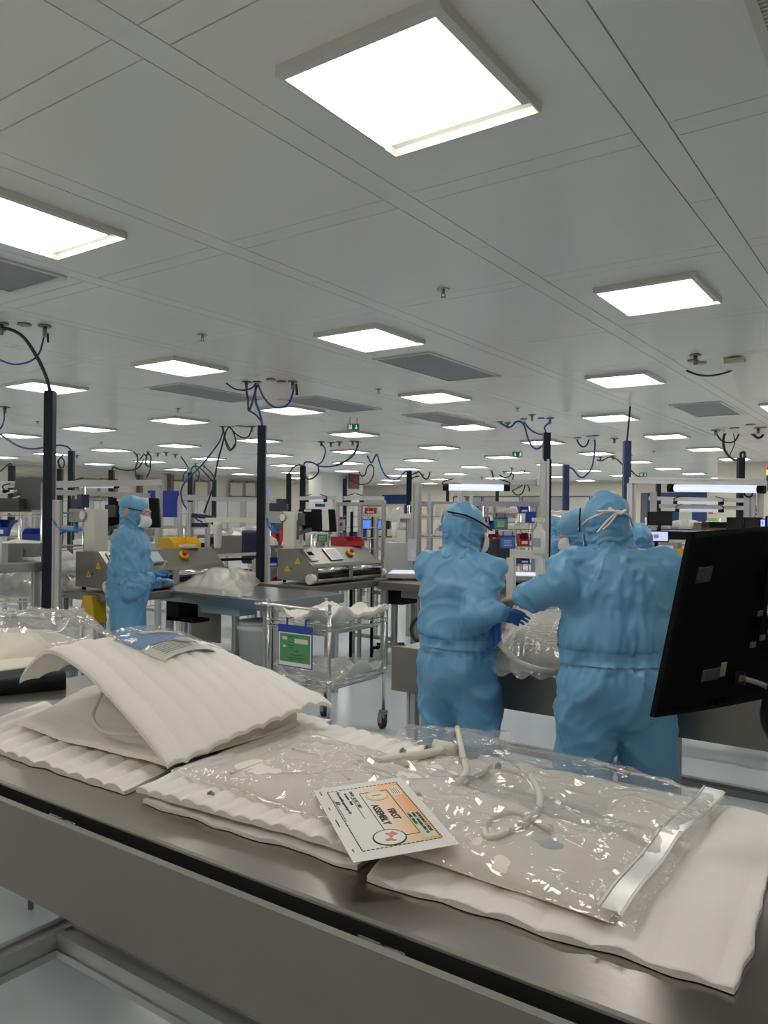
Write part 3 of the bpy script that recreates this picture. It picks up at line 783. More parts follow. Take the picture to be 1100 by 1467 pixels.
mpatch('rating_label', mat('rating_paper', (0.45,0.42,0.36), 0.5), 0.20, 0.255, 0.655, 0.705, 0.026, 0.002)
for a_, b_ in ((0.195, 0.33), (0.172, 0.30), (0.155, 0.13), (0.215,0.36), (0.18, 0.47), (0.21, 0.52)):
    mpatch('port_plate', mat('port_grey', (0.14,0.14,0.14), 0.35, 0.6), a_, a_+0.012, b_, b_+0.030, 0.024, 0.004)
for a_ in (0.11, 0.125, 0.14): mpatch('vent_slot', mat('slot_black', (0.001,0.001,0.001), 0.6, spec=0.0), a_, a_+0.008, 0.02, 0.05, 0.002, 0.002)
bkt = MB(); cc = q(0.30, 0.52, 0.05)
bkt.box(cc, (0.11,0.11,0.02), None); c2 = cc + nrm*0.05 + Vector((0.06,0,-0.02))
bkt.cyl(cc, c2, 0.028, 16); bkt.bar(c2, c2+Vector((0.25,-0.02,-0.22)), 0.05); bkt.bar(c2+Vector((0.25,-0.02,-0.22)), Vector((c2.x+0.25, 1.98, 0.91)), 0.045)
bkt.lathe((c2.x+0.25, 1.98, 0.901), [(0.07,0),(0.07,0.012),(0.03,0.02)], 20)
bkt.build('monitor_arm', BLACK, mon)
MB().tube(smooth([q(0.20,0.56,0.03), q(0.18,0.50,0.045), q(0.19,0.44,0.05), q(0.215,0.40,0.04)], 6), 0.005, 7).build('hose', mat('silver_hose', (0.45,0.45,0.45), 0.25, 0.8), mon)
m = MB(); m.tube(smooth([q(0.26,0.60,0.03), q(0.225,0.58,0.05), q(0.21,0.52,0.05), q(0.225,0.46,0.05), q(0.27,0.44,0.03)], 6), 0.0035, 7); m.build('cable', mat('grey_cable', (0.3,0.3,0.3), 0.4), mon)
m = MB(); m.tube(smooth([q(0.172,0.14,0.01), q(0.20,0.10,0.04), q(0.25,0.02,0.05), q(0.33,-0.1,0.05), q(0.36,-0.2,0.05)], 6), 0.006, 8); m.build('cable', mat('beige_cable', (0.22,0.20,0.17), 0.5), mon)
MB().box(q(0.17,0.14,0.01), (0.02,0.012,0.03)).build('plug', BLACK, mon)
# black handle / hanging foot of the arm at the right border
c = P(1112, 1015, 1.75)
MB().tube(smooth([c+Vector((0.02,0,0.08)), c, c+Vector((0.0,0,-0.04)), c+Vector((0.03,0,-0.07))], 5), [0.03]*4 + [0.032]*4 + [0.03]*4 + [0.03]*3 + [0.018], 12).build('arm_joint', BLACK, mon)
# ======================= PEOPLE =======================
def remesh(mb, voxel, name, m, parent, smooth_it=4, disp=None):
    me = bpy.data.meshes.new('tmp'); mb.bm.to_mesh(me); mb.bm.free()
    o = bpy.data.objects.new('tmp', me); COL.objects.link(o)
    md = o.modifiers.new('r', 'REMESH'); md.mode = 'VOXEL'; md.voxel_size = voxel; md.adaptivity = 0
    dg = bpy.context.evaluated_depsgraph_get(); dg.update()
    me2 = bpy.data.meshes.new_from_object(o.evaluated_get(dg))
    bpy.data.objects.remove(o)
    bm = bmesh.new(); bm.from_mesh(me2)
    for _ in range(smooth_it): bmesh.ops.smooth_vert(bm, verts=bm.verts, factor=0.5, use_axis_x=True, use_axis_y=True, use_axis_z=True)
    bm.normal_update()
    if disp:
        ds = [(v, v.normal.copy(), disp(v.co, v.normal)) for v in bm.verts]
        for v, n, d in ds: v.co = v.co + n*d
    for f in bm.faces: f.smooth = True
    me3 = bpy.data.meshes.new(name); bm.to_mesh(me3); bm.free()
    me3.materials.append(m)
    bpy.data.meshes.remove(me2)
    r = bpy.data.objects.new(name, me3); COL.objects.link(r)
    if parent is not None: r.parent = parent
    return r
def cap(mb, a, b, ra, rb, n=14):
    a, b = Vector(a), Vector(b)
    mb.tube([a, b], ra, n, rb); mb.ell(a, (ra,)*3, nu=12, nv=8); mb.ell(b, (rb,)*3, nu=12, nv=8); return mb
def hand(parent, wrist, direction, palm_n, m, scale=1.0, curl=0.35, thumb=1, name='glove'):
    """glove with palm, four fingers and a thumb; direction points to the fingertips, palm_n out of the palm"""
    d = Vector(direction).normalized(); n = Vector(palm_n); n = (n - d*n.dot(d)).normalized(); s_ = d.cross(n)*thumb
    w = Vector(wrist); k = scale
    mb = MB()
    cap(mb, w - d*0.03*k, w + d*0.02*k, 0.031*k, 0.030*k)
    for i in range(4):
        off = (i-1.5)*0.020*k
        cap(mb, w + d*0.01*k + s_*off*0.8, w + d*0.085*k + s_*off, 0.016*k, 0.0135*k, 10)
        L = [0.064, 0.074, 0.068, 0.052][i]*k
        p = w + d*0.085*k + s_*off; cur = d.copy()
        for j in range(3):
            ang = curl*(0.6+0.5*j); cur = (Matrix.Rotation(ang, 3, s_*thumb if True else s_) @ cur)
            if cur.dot(n) < 0 and j == 0: cur = Matrix.Rotation(-2*ang, 3, s_*thumb) @ cur
            q_ = p + (cur + s_*0.10*(i-1.5)*0.5).normalized()*L*(0.42, 0.32, 0.26)[j]
            cap(mb, p, q_, (0.0092-0.0008*j)*k, (0.0088-0.0008*j)*k, 8); p = q_
    p = w + d*0.02*k - s_*0.022*k
    for j, (dd, L) in enumerate(((d*0.6 - s_*0.75 + n*0.25, 0.035), (d*0.85 - s_*0.4 + n*0.35, 0.030), (d - s_*0.1 + n*0.3, 0.024))):
        q_ = p + dd.normalized()*L*k; cap(mb, p, q_, (0.0135-0.0018*j)*k, (0.0115-0.0016*j)*k, 8); p = q_
    return remesh(mb, 0.0042*k, name, m, parent, 2)

def coverall(label, base, theta, H, arms, hoodrot=(0, 0), scale_w=1.0, lod=0.013, lean=0.0, group=None, legs=None, cat='person', hood_m=CLOTH, body_m=CLOTH, folds=1.0, feet=True, hips=1.0, head_x=0.0):
    """base: world (x,y); theta: facing, degrees to the right of the viewing direction"""
    t = thing('person', label, cat, group, (0,0,0))
    yaw = YAW - R(theta); f = Vector((-math.sin(yaw), math.cos(yaw), 0)); r = Vector((math.cos(yaw), math.sin(yaw), 0)); z = Vector((0,0,1))
    o = Vector((base[0], base[1], 0)); k = H/1.70; RM = Matrix((r, f, z)).transposed()
    L = lambda x, y, zz: o + r*x*scale_w*k + f*(y + lean*max(0, zz-0.9))*k + z*zz*k
    w_ = scale_w
    mb = MB()
    mb.ell(L(0,-0.02,0.93), (0.205*w_*k*hips, 0.150*w_*k, 0.19*k), RM, 24, 14)
    mb.ell(L(0,0.0,1.10), (0.205*w_*k, 0.152*w_*k, 0.26*k), RM, 24, 14)
    mb.ell(L(0,0.0,1.27), (0.205*w_*k, 0.135*w_*k, 0.20*k), RM, 24, 14)
    mb.ell(L(0,-0.01,1.36), (0.195*w_*k, 0.105*w_*k, 0.115*k), RM, 24, 14)
    cap(mb, L(-0.15,0,1.405), L(0.15,0,1.405), 0.062*k*w_, 0.062*k*w_)
    cap(mb, L(0,0.0,1.40), L(head_x*0.6,0.012,1.47), 0.105*k, 0.086*k)
    lg = legs or {}
    for sd in (-1, 1):
        hp = L(0.098*sd, -0.01, 0.84); kn = L(0.122*sd, lg.get(sd, 0.02)*0.6, 0.46); an = L(0.128*sd, lg.get(sd, 0.0)-0.02, 0.10)
        cap(mb, hp, kn, 0.112*k*w_, 0.092*k*w_); cap(mb, kn, an, 0.092*k*w_, 0.076*k*w_)
        if feet:
            ft = MB(); a_ = L(0.11*sd, lg.get(sd, 0.0)-0.05, 0.045); b_ = L(0.12*sd, lg.get(sd, 0.0)+0.14, 0.038)
            cap(ft, a_, b_, 0.043*k, 0.036*k); cap(ft, a_, a_+z*0.08, 0.042*k, 0.05*k); remesh(ft, 0.012, 'shoe', WHITE, t, 3)
    sh = {}
    for sd, a in arms.items():
        s0 = L(0.175*sd, 0, 1.385); el, wr = Vector(a['elbow']), Vector(a['wrist'])
        cap(mb, s0, el, 0.074*k*w_, 0.070*k*w_); cap(mb, el, wr, 0.072*k*w_, a.get('cuff', 0.046)*k)
    seed = random.random()*20
    def rdg(v, p_): 
        return max(0.0, 1-abs(noise.noise(v))*2.6)**p_
    def disp(co, n):
        x = co - o; zz = x.z/k
        wz = noise.noise((x.x*3, x.y*3, x.z*2+seed))*1.6
        wx = noise.noise((x.x*2.5+9, x.y*2.5, x.z*2.5+seed))*1.4
        d = 0.012*noise.noise((x.x*5+seed, x.y*5, x.z*2.2))
        if zz < 1.0:      # trousers: long slanting drapes
            d += 0.024*rdg((x.x*6+wx+x.z*1.8, x.y*6+seed, x.z*1.6+wz), 2.2) - 0.008
            d += 0.010*rdg((x.x*9+wx, x.y*9+seed, x.z*7+wz*2), 2.5)
        else:
            d += 0.020*rdg((x.x*5.5+wx, x.y*5.5+seed, x.z*3.2+wz), 2.2) - 0.006
            d += 0.011*rdg((x.x*10+wx*1.5, x.y*10+seed, x.z*10+wz*1.5), 2.5)
        g_ = math.exp(-((zz-1.00)/0.035)**2) + math.exp(-((zz-1.10)/0.035)**2)
        an_ = math.atan2(x.y, x.x)
        d += g_*0.007*math.sin(an_*34 + wz*2)
        d -= 0.008*math.exp(-((zz-1.05)/0.03)**2)
        return d*folds
    body = remesh(mb, lod, 'coverall', body_m, t, 4, disp)
    # waistband: the belt strip lifted off the coverall
    bm = bmesh.new(); bm.from_mesh(body.data); bm.normal_update()
    kill = [f_ for f_ in bm.faces if not (1.022 < (f_.calc_center_median().z)/k < 1.075 and (f_.calc_center_median().xy - o.xy).length < 0.27*w_*k)]
    bmesh.ops.delete(bm, geom=kill, context='FACES')
    for v in bm.verts: v.co = v.co + v.normal*0.007
    me_ = bpy.data.meshes.new('waistband'); bm.to_mesh(me_); bm.free(); me_.materials.append(CAPM)
    ob_ = bpy.data.objects.new('waistband', me_); COL.objects.link(ob_); ob_.parent = t
    # waistband: a ring hugging the body
    bpts = []
    # hood
    hb = MB(); Hd = 1.70
    hy, hp_ = hoodrot
    hr = RM @ Matrix.Rotation(R(-hy), 3, 'Z') @ Matrix.Rotation(R(-hp_), 3, 'X')
    hc = L(head_x, 0.025, 1.585) + (hr @ Vector((0, 0, 0.0)))
    hb.ell(hc, (0.092*k, 0.112*k, 0.118*k), hr, 24, 16)
    hb.ell(hc + hr @ Vector((0, -0.012, 0.022))*k, (0.088*k, 0.100*k, 0.098*k), hr, 24, 16)
    hb.tube([hc + hr @ Vector((0,-0.01,-0.03))*k, L(head_x*0.8,0.012,1.50), L(head_x*0.5,0.005,1.455), L(head_x*0.3,0.0,1.425)], [0.094*k, 0.088*k, 0.092*k, 0.095*k], 20)
    def hd(co, n):
        x = co - hc
        w1 = noise.noise((x.x*6, x.y*6, x.z*6+seed))
        d = 0.010*rdg((x.x*13+seed+w1, x.y*13, x.z*9+w1), 2.2) - 0.004
        if x.z < -0.02: d += 0.013*rdg((x.x*7+seed+x.z*6, x.y*7, x.z*22+w1*3), 2.0) - 0.004
        return d*folds
    remesh(hb, 0.0075, 'hood', hood_m, t, 3, hd)
    return dict(t=t, L=L, r=r, f=f, k=k, hc=hc, hr=hr, RM=RM, o=o)
def face(pz, mask=True, goggles=True, depth=0.0, mask_m=None):
    t, hc, hr, k = pz['t'], pz['hc'], pz['hr'], pz['k']
    h = lambda x, y, z: hc + hr @ (Vector((x, y, z))*k)
    mb = MB()
    mb.ell(h(0, 0.045, -0.005), (0.070*k, 0.082*k, 0.095*k), hr, 20, 14)
    mb.ell(h(0, 0.125, -0.018), (0.012*k, 0.020*k, 0.022*k), hr)
    mb.ell(h(0, 0.105, 0.030), (0.055*k, 0.022*k, 0.018*k), hr)
    mb.ell(h(0, 0.080, -0.085), (0.035*k, 0.035*k, 0.025*k), hr)
    f_ = remesh(mb, 0.006, 'face', SKIN, t, 2)
    for sd in (-1, 1):
        MB().ell(h(0.030*sd, 0.117, 0.008), (0.012*k, 0.007*k, 0.006*k), hr).build('eye', mat('eye_white', (0.7,0.68,0.65),0.3), f_)
        MB().ell(h(0.030*sd, 0.1225, 0.008), (0.005*k, 0.003*k, 0.005*k), hr).build('iris', BLACK, f_)
        MB().bar(h(0.016*sd, 0.124, 0.026), h(0.044*sd, 0.117, 0.026), 0.004).build('eyebrow', mat('brow', (0.10,0.06,0.04),0.7), f_)
    if mask:
        mm = MB()
        def fn(s_, t_):
            a_ = (s_-0.5)*2.3; zz = -0.110 + 0.100*t_
            bul = 0.105 + 0.030*math.sin(PI*t_)
            return h(math.sin(a_)*0.080, 0.032 + math.cos(a_)*bul*0.95, zz + 0.003*math.sin(t_*PI*6))
        mm.grid(fn, 20, 14, thick=lambda a_, b_: (fn(a_, b_)-hc).normalized()*0.003)
        mm.build('mask', mask_m or MASKM, t)
    if goggles:
        gm = MB()
        def gf(s_, t_):
            a_ = (s_-0.5)*2.2
            return h(math.sin(a_)*0.083, 0.045 + math.cos(a_)*0.090, -0.012 + 0.042*t_)
        gm.grid(gf, 20, 4); gm.build('goggles_lens', film('goggle_lens', 0.12, rough=0.05, bump=(1,0.01), gl=0.16) if 'goggle_lens' not in MATS else MATS['goggle_lens'], t)
        MB().tube([gf(i/20, 1.0) for i in range(21)], 0.003, 6).build('goggles_frame', mat('grey_rim',(0.25,0.27,0.3),0.4), t)
    return h
def band(pz, pts, name, m, w_=0.012):
    MB().tube(smooth(pts, 5), w_/2, 6).build(name, m, pz['t'])
def surf_ring(pz, z_, rx, ry, wid, name, m, bump_=0.0):
    """closed waistband around the body, a flat ring of height wid"""
    L = pz['L']; mb = MB()
    def fn(s_, t_):
        a_ = 2*PI*s_
        cr = 0.006*math.sin(a_*23) + 0.004*noise.noise((math.cos(a_)*6, math.sin(a_)*6, t_*3))
        c_ = pz['o'] + pz['r']*(rx+cr)*math.cos(a_) + pz['f']*((ry+cr)*math.sin(a_)-0.01)
        return Vector((c_.x, c_.y, z_ + wid*(t_-0.5)))
    mb.grid(fn, 96, 4); mb.build(name, m, pz['t'])

# --- P3: large worker from behind, right of centre ---
Y3 = 3.16
b3 = P(880, 1180, Y3)
p3 = coverall('person in blue coverall seen from behind, nearest worker, beside the big monitor', (b3.x, b3.y), -2, 1.71, {
    -1: dict(elbow=P(806, 838, Y3-0.05), wrist=P(752, 856, Y3+0.22), cuff=0.060),
     1: dict(elbow=P(950, 872, Y3+0.02), wrist=P(966, 905, Y3+0.24), cuff=0.060)}, hoodrot=(0, 6), scale_w=1.13, lod=0.012, lean=0.02, folds=0.8, hips=0.98, head_x=-0.03)
face(p3, True, False)
hand(p3['t'], P(742, 856, Y3+0.27), P(715,868,Y3+0.42)-P(742,856,Y3+0.27), Vector((0,0,-1)), GLOVEY, 1.0, 0.4, 1)
hand(p3['t'], P(968, 908, Y3+0.28), P(960,915,Y3+0.5)-P(968,908,Y3+0.28), Vector((0,0,-1)), GLOVEY, 1.0, 0.5, -1)
hh = lambda x, y, z: p3['hc'] + p3['hr'] @ Vector((x, y, z))
band(p3, [hh(-0.105,0.04,-0.035), hh(-0.088,-0.075,-0.002), hh(-0.02,-0.128,0.022), hh(0.05,-0.112,0.012), hh(0.105,-0.02,-0.03)], 'mask_strap', STRAP, 0.009)
band(p3, [hh(-0.03,-0.126,0.035), hh(0.01,-0.131,0.012), hh(0.04,-0.122,0.028)], 'strap_knot', STRAP, 0.014)
band(p3, [hh(0.0,-0.131,0.018), hh(-0.04,-0.128,-0.02), hh(-0.075,-0.118,-0.062)], 'strap_end', STRAP, 0.009)
band(p3, [hh(0.005,-0.131,0.016), hh(-0.03,-0.13,-0.028), hh(-0.055,-0.125,-0.050)], 'strap_end', STRAP, 0.008)
band(p3, [hh(0.01,-0.131,0.02), hh(-0.03,-0.131,0.022), hh(-0.072,-0.118,0.022)], 'strap_end', STRAP, 0.010)
band(p3, [hh(-0.100,0.02,0.05), hh(-0.112,-0.01,0.0), hh(-0.110,0.0,-0.05)], 'goggles_strap', BLACK, 0.007)

# --- P2: worker from behind turned right, left of the tray table ---
Y2 = 3.66
b2 = P(656, 1100, Y2)
p2 = coverall('person in blue coverall turned right, dark blue gloves over the tray table', (b2.x, b2.y), 38, 1.665, {
     1: dict(elbow=P(680, 886, Y2-0.20), wrist=P(711, 877, Y2-0.26), cuff=0.050),
    -1: dict(elbow=P(690, 886, Y2+0.02), wrist=P(703, 888, Y2-0.12), cuff=0.050)}, hoodrot=(18, 10), scale_w=1.0, lod=0.012, folds=0.75)
face(p2, True, True)
hand(p2['t'], P(716, 878, Y2-0.25), P(742,886,Y2-0.20)-P(716,878,Y2-0.25), P(716,900,Y2-0.30)-P(716,878,Y2-0.25)+Vector((0,0,0.02)), GLOVE, 0.95, 0.12, 1)
hand(p2['t'], P(710, 892, Y2-0.16), P(709,915,Y2-0.14)-P(710,892,Y2-0.16), P(690,912,Y2-0.16)-P(710,892,Y2-0.16), GLOVE, 0.95, 0.5, -1)
g2 = lambda x, y, z: p2['hc'] + p2['hr'] @ Vector((x, y, z))
band(p2, [g2(0.02,-0.122,0.052), g2(0.085,-0.062,0.045), g2(0.101,0.02,0.025), g2(0.088,0.10,0.005)], 'goggles_strap', BLACK, 0.009)
band(p2, [g2(-0.060,-0.088,0.066), g2(-0.084,-0.068,0.030), g2(-0.098,-0.040,-0.008), g2(-0.086,-0.070,-0.026), g2(-0.058,-0.098,-0.016), g2(-0.030,-0.112,-0.004)], 'mask_strap', STRAP, 0.012)
band(p2, [g2(-0.066,-0.086,0.050), g2(-0.080,-0.078,0.010), g2(-0.066,-0.096,-0.004), g2(-0.045,-0.108,0.000)], 'strap_knot', STRAP, 0.012)
band(p2, [g2(-0.098,-0.040,-0.008), g2(-0.103,0.0,-0.03), g2(-0.095,0.06,-0.045)], 'mask_strap', STRAP, 0.008)

# --- P1: worker in profile at the left ---
Y1 = 6.45
b1 = P(184, 1000, Y1)
p1_ = coverall('person in blue coverall, white mask and goggles, in profile at the left', (b1.x, b1.y), 84, 1.735, {
     1: dict(elbow=P(186, 848, Y1-0.24), wrist=P(215, 828, Y1-0.16), cuff=0.052),
    -1: dict(elbow=P(200, 838, Y1+0.2), wrist=P(222, 834, Y1+0.1), cuff=0.05)}, hoodrot=(0, 12), scale_w=1.12, lod=0.013, folds=0.9)
h1 = face(p1_)
hand(p1_['t'], P(219, 824, Y1-0.14), P(238,818,Y1-.1)-P(219,824,Y1-0.14), Vector((0,0,-1)), GLOVE, 1.0, 0.7, 1)
hand(p1_['t'], P(224, 832, Y1+0.08), P(250,830,Y1+0.1)-P(224,832,Y1+0.1), Vector((0,0,-1)), GLOVEL, 1.0, 0.3, -1)
mb = MB(); mb.ell(h1(0.093, -0.035, -0.012), (0.012, 0.022, 0.034), p1_['hr']); mb.build('ear', SKIN, p1_['t'])
band(p1_, [h1(0.082,0.085,0.022), h1(0.096,0.02,0.022), h1(0.097,-0.03,0.022)], 'goggles_arm', BLACK, 0.007)
mb = MB()
mb.ell(h1(0,-0.012,0.052), (0.104, 0.122, 0.078), p1_['hr'], 24, 14); remesh(mb, 0.007, 'cap', CAPM, p1_['t'], 3, lambda c, n: 0.004*noise.noise(c*22))
kn = MB(); a_ = P(226, 822, Y1-0.12); kn.cyl(a_, P(239, 803, Y1-0.08), 0.012, 8, 0.006)
tag(kn.build('spatula', mat('tool_beige',(0.45,0.42,0.33),0.4)), 'small pale hand tool held by the masked worker in profile', 'tool')

# --- P4: head and shoulders bending beyond the tray table ---
Y4 = 4.75
b4 = P(832, 1000, Y4)
p4 = coverall('person in pale blue cap bending forward behind the nearest worker', (b4.x, b4.y), 255, 1.64, {
     1: dict(elbow=P(795, 850, Y4-0.1), wrist=P(765, 868, Y4-0.45), cuff=0.05),
    -1: dict(elbow=P(870, 850, Y4-0.1), wrist=P(850, 870, Y4-0.45), cuff=0.05)}, hoodrot=(30, 22), lod=0.016)
h4 = face(p4, True, False)
mb = MB(); mb.ell(h4(0,-0.005,0.045), (0.108, 0.128, 0.085), p4['hr'], 24, 14); remesh(mb, 0.007, 'cap', CAPM, p4['t'], 3, lambda c, n: 0.005*noise.noise(c*20))
# --- P5: bright blue worker behind the white post ---
Y5 = 9.0
b5 = P(790, 1000, Y5)
p5 = coverall('person in bright blue coverall and mask, half hidden by the white post', (b5.x, b5.y), 85, 1.62, {
     1: dict(elbow=P(790, 790, Y5-0.1), wrist=P(806, 786, Y5-0.05), cuff=0.05),
    -1: dict(elbow=P(796, 792, Y5+0.2), wrist=P(808, 788, Y5+0.2), cuff=0.05)}, lod=0.018)
face(p5)
hand(p5['t'], P(806, 786, Y5-0.05), Vector((0.8,0.2,0)), Vector((0,0,-1)), GLOVEL, 1.0, 0.4, 1)
# --- P6: behind the nearest worker's right shoulder ---
Y6 = 5.4
b6 = P(914, 1000, Y6)
p6 = coverall('person in blue hood, just visible past the right shoulder of the nearest worker', (b6.x, b6.y), 15, 1.57, {
     1: dict(elbow=P(890, 820, Y6-0.1), wrist=P(890, 830, Y6-0.3), cuff=0.05),
    -1: dict(elbow=P(940, 830, Y6-0.1), wrist=P(930, 840, Y6-0.3), cuff=0.05)}, lod=0.018)
face(p6, True, False)

# ======================= TRAY TABLE (behind the two workers) =======================
tr = thing('tray_table', 'stainless tray table with deep front panel, behind the two nearest workers', 'table')
tv0, tv1 = 3.43, 4.40
ul = P(560, 930, 4.19); ul = V(561, 930, tv0)
TX0, TX1 = ul.x, 2.6
TZ = 0.90
m = MB(); m.bx((TX0, tv0+0.05, TZ-0.03), (TX1, tv1, TZ)); m.build('tabletop', STEEL, tr)
m = MB(); m.bx((TX0, tv0, TZ-0.22), (TX1, tv0+0.012, TZ+0.012)); m.bx((TX0, tv0, TZ+0.006), (TX1, tv0+0.025, TZ+0.012)); m.build('front_panel', STEEL_D, tr)
m = MB(); m.bx((TX0, tv1-0.012, TZ-0.2), (TX1, tv1, TZ+0.02)); m.build('rear_panel', STEEL_D, tr)
for x in (TX0+0.10, P(880,900,3.35).x, TX1-0.1):
    for y in (tv0+0.06, tv1-0.08):
        profile(MB(), (x, y, 0.0), (x, y, TZ-0.03), 0.05).build('leg', ALU, tr)
# floor cable channel running through the room
ch = MB(); ch.bx((-3.2, 4.88, 0.001), (2.8, 4.96, 0.035)); ch.bx((-3.2, 4.90, 0.035), (2.8, 4.94, 0.055))
tag(ch.build('floor_rail', ALU_D), 'long grey rail low over the floor behind the nearest workers', 'rail')

MILKYT = film('tray_bag_film', 0.28, tint=(0.86,0.84,0.78), rough=0.10, bump=(8,0.5), gl=0.05)
# big bag with textured pouch and tubes on the tray table
bb = thing('product_bag', 'large wrinkled bag with textured pouch and coiled tubing between the two nearest workers', 'plastic bag')
def hump(s_, t_):
    p = bil(G(708,955,.92), G(905,975,.92), G(880,905,.92), G(735,893,.92), s_, t_)
    e = min(s_*1.2, (1-s_), t_, 1-t_)
    h = 0.19*min(1, e*3.4)**0.5*(0.9+0.25*noise.noise((s_*3, t_*3, 1.1))) 
    return Vector((p.x, p.y, TZ+0.008 + h + 0.010*(0.5-abs(noise.noise((s_*9, t_*7, 4)))*2)))
MB().grid(hump, 90, 60).build('pouch', mat('textured_pouch', (0.60,0.585,0.53), 0.45, 0, 60, 0.10, (90, 0.5, 0.01)), bb)
# bubble texture rows on the pouch front
m = MB()
for j in range(9):
    for i in range(30):
        s_, t_ = 0.14+0.72*(i+0.5*(j%2))/30, 0.10+0.20*j/9
        p = hump(s_, t_); m.ell(p+Vector((0,-0.001,0)), (0.010,0.007,0.006), nu=6, nv=4)
ob = m.build('bubble_row', mat('bubble_film', (0.66,0.65,0.60), 0.25), bb); ob['kind'] = 'stuff'
def hump2(s_, t_):
    p = bil(G(704,960,.92), G(915,985,.92), G(890,895,.92), G(730,885,.92), s_, t_)
    e = min(s_, (1-s_), t_, 1-t_)
    h = 0.205*min(1, e*3.8)**0.5*(0.95+0.25*noise.noise((s_*3, t_*3, 1.1)))
    return Vector((p.x, p.y, TZ+0.012 + h + 0.02*(0.5-abs(noise.noise((s_*7, t_*6, 9)))*2)))
MB().grid(hump2, 80, 50).build('bag_film', MILKYT, bb)
TB2 = mat('bag_tubing', (0.62,0.60,0.52), 0.25, transm=0.2)
for pts, rr in (([G(835,955,.93), P(790,962,3.36), P(745,950,3.37), P(718,925,3.45), G(715,925,.95), G(735,928,.95)], 0.014),
                ([G(715,930,.93), G(740,932,.93), G(765,930,.935), G(800,930,.935), G(835,940,.93)], 0.012),
                ([G(775,915,.96), G(785,925,.94), G(820,935,.93), G(850,935,.93)], 0.010)):
    MB().tube(smooth(pts, 8), rr, 10).build('tube', TB2, bb)
for q_ in ((760,929), (830,925)):
    c = G(q_[0], q_[1], .945); MB().cyl(c-Vector((0.02,0.006,0)), c+Vector((0.02,-0.006,0)), 0.018, 12).build('hose_clamp', METAL, bb)
# folded white cloth pack right of the nearest worker
fp = thing('folded_pack', 'folded white cloth pack on the tray table, right of the nearest worker', 'cloth')
for i in range(3):
    def fpk(s_, t_, i=i):
        p = bil(G(925,968,.92), G(1040,995,.92), G(1050,925,.92), G(935,915,.92), s_, t_)
        e = min(s_, 1-s_, t_, 1-t_)
        return Vector((p.x+0.01*i, p.y, TZ+0.03+0.032*i + 0.035*min(1, e*8)**0.5 + 0.01*noise.noise((s_*4, t_*4, i*3.0))))
    MB().grid(fpk, 30, 20, thick=0.03).build('fold', mat('pack_cloth', (0.72,0.70,0.64), 0.7), fp)

# ======================= WIRE CART =======================
ct_ = thing('wire_cart', 'chrome wire shelf cart with two shelves and casters, centre', 'cart')
cF, cR, cL = G(458,897,.845), G(558,884,.845), G(391,886,.845)
x0, y0 = (cL.x + 0)/1, (cF.y+cL.y)/2
x1, y1 = (cF.x+cR.x)/2, cR.y
corners = [(x0,y0),(x1,y0),(x1,y1),(x0,y1)]
for i, (x, y) in enumerate(corners):
    m = MB(); m.cyl((x,y,0.13), (x,y,0.99 if y == y0 else 0.93), 0.0135, 12); 
    for zz in (0.84, 0.45): m.cyl((x,y,zz-0.03),(x,y,zz+0.02),0.019,12)
    m.cyl((x,y,0.93),(x,y,0.945),0.016,12)
    m.build('post', CHROME, ct_)
    w_ = MB(); w_.lathe((x,y,0.12), [(0.03,0),(0.036,0.004),(0.036,0.02),(0.02,0.024)], 16)
    cs = w_.build('caster', mat('caster_grey', (0.22,0.22,0.23), 0.4), ct_)
    wh = MB(); wh.cyl((x-0.02,y-0.014,0.052),(x-0.005,y+0.014,0.052),0.05,20); wh.build('wheel', RUBBER, cs)
    yk = MB(); yk.bx((x-0.035,y-0.026,0.045),(x+0.02,y-0.018,0.12)); yk.bx((x-0.035,y+0.018,0.045),(x+0.02,y+0.026,0.12)); yk.bx((x-0.035,y-0.026,0.11),(x+0.02,y+0.026,0.122)); yk.build('fork', mat('fork_grey', (0.35,0.36,0.37),0.35,0.6), cs)
def truss(mb, a, b_, h=0.035, step=0.045, r=0.0022):
    a, b_ = Vector(a), Vector(b_); n = max(2, int((b_-a).length/step)); up = Vector((0,0,h))
    mb.cyl(a, b_, r*1.7, 6); mb.cyl(a-up, b_-up, r*1.7, 6)
    pts = [a + (b_-a)*(i/n) - (up if i % 2 else Vector()) for i in range(n+1)]
    for p_, q_ in zip(pts, pts[1:]): mb.tube([p_, q_], r, 4, cap=False)
for zz in (0.845, 0.455):
    m = MB()
    for i in range(4): truss(m, (*corners[i], zz), (*corners[(i+1)%4], zz))
    m.build('shelf_rim', CHROME, ct_)
    m = MB(); n = 34
    for i in range(n+1):
        yy = y0 + (y1-y0)*i/n; m.tube([(x0, yy, zz-0.034), (x0+0.06, yy, zz-0.075), (x1-0.06, yy, zz-0.075), (x1, yy, zz-0.034)], 0.0018, 4, cap=False)
    for i in range(5): xx = x0+0.06+(x1-x0-0.12)*i/4; m.cyl((xx,y0,zz-0.078),(xx,y1,zz-0.078),0.0026,5)
    o = m.build('shelf_wire', CHROME, ct_); o['kind'] = 'stuff'
# handle rail across the left end
m = MB(); hz_ = 0.955
m.tube(smooth([(x0-0.12, y0-0.02, hz_-0.004), (x0-0.06, y0-0.02, hz_), (x0, y0-0.012, hz_), (x1, y0-0.002, hz_-0.01)], 5), 0.011, 10); m.build('handle', CHROME, ct_)
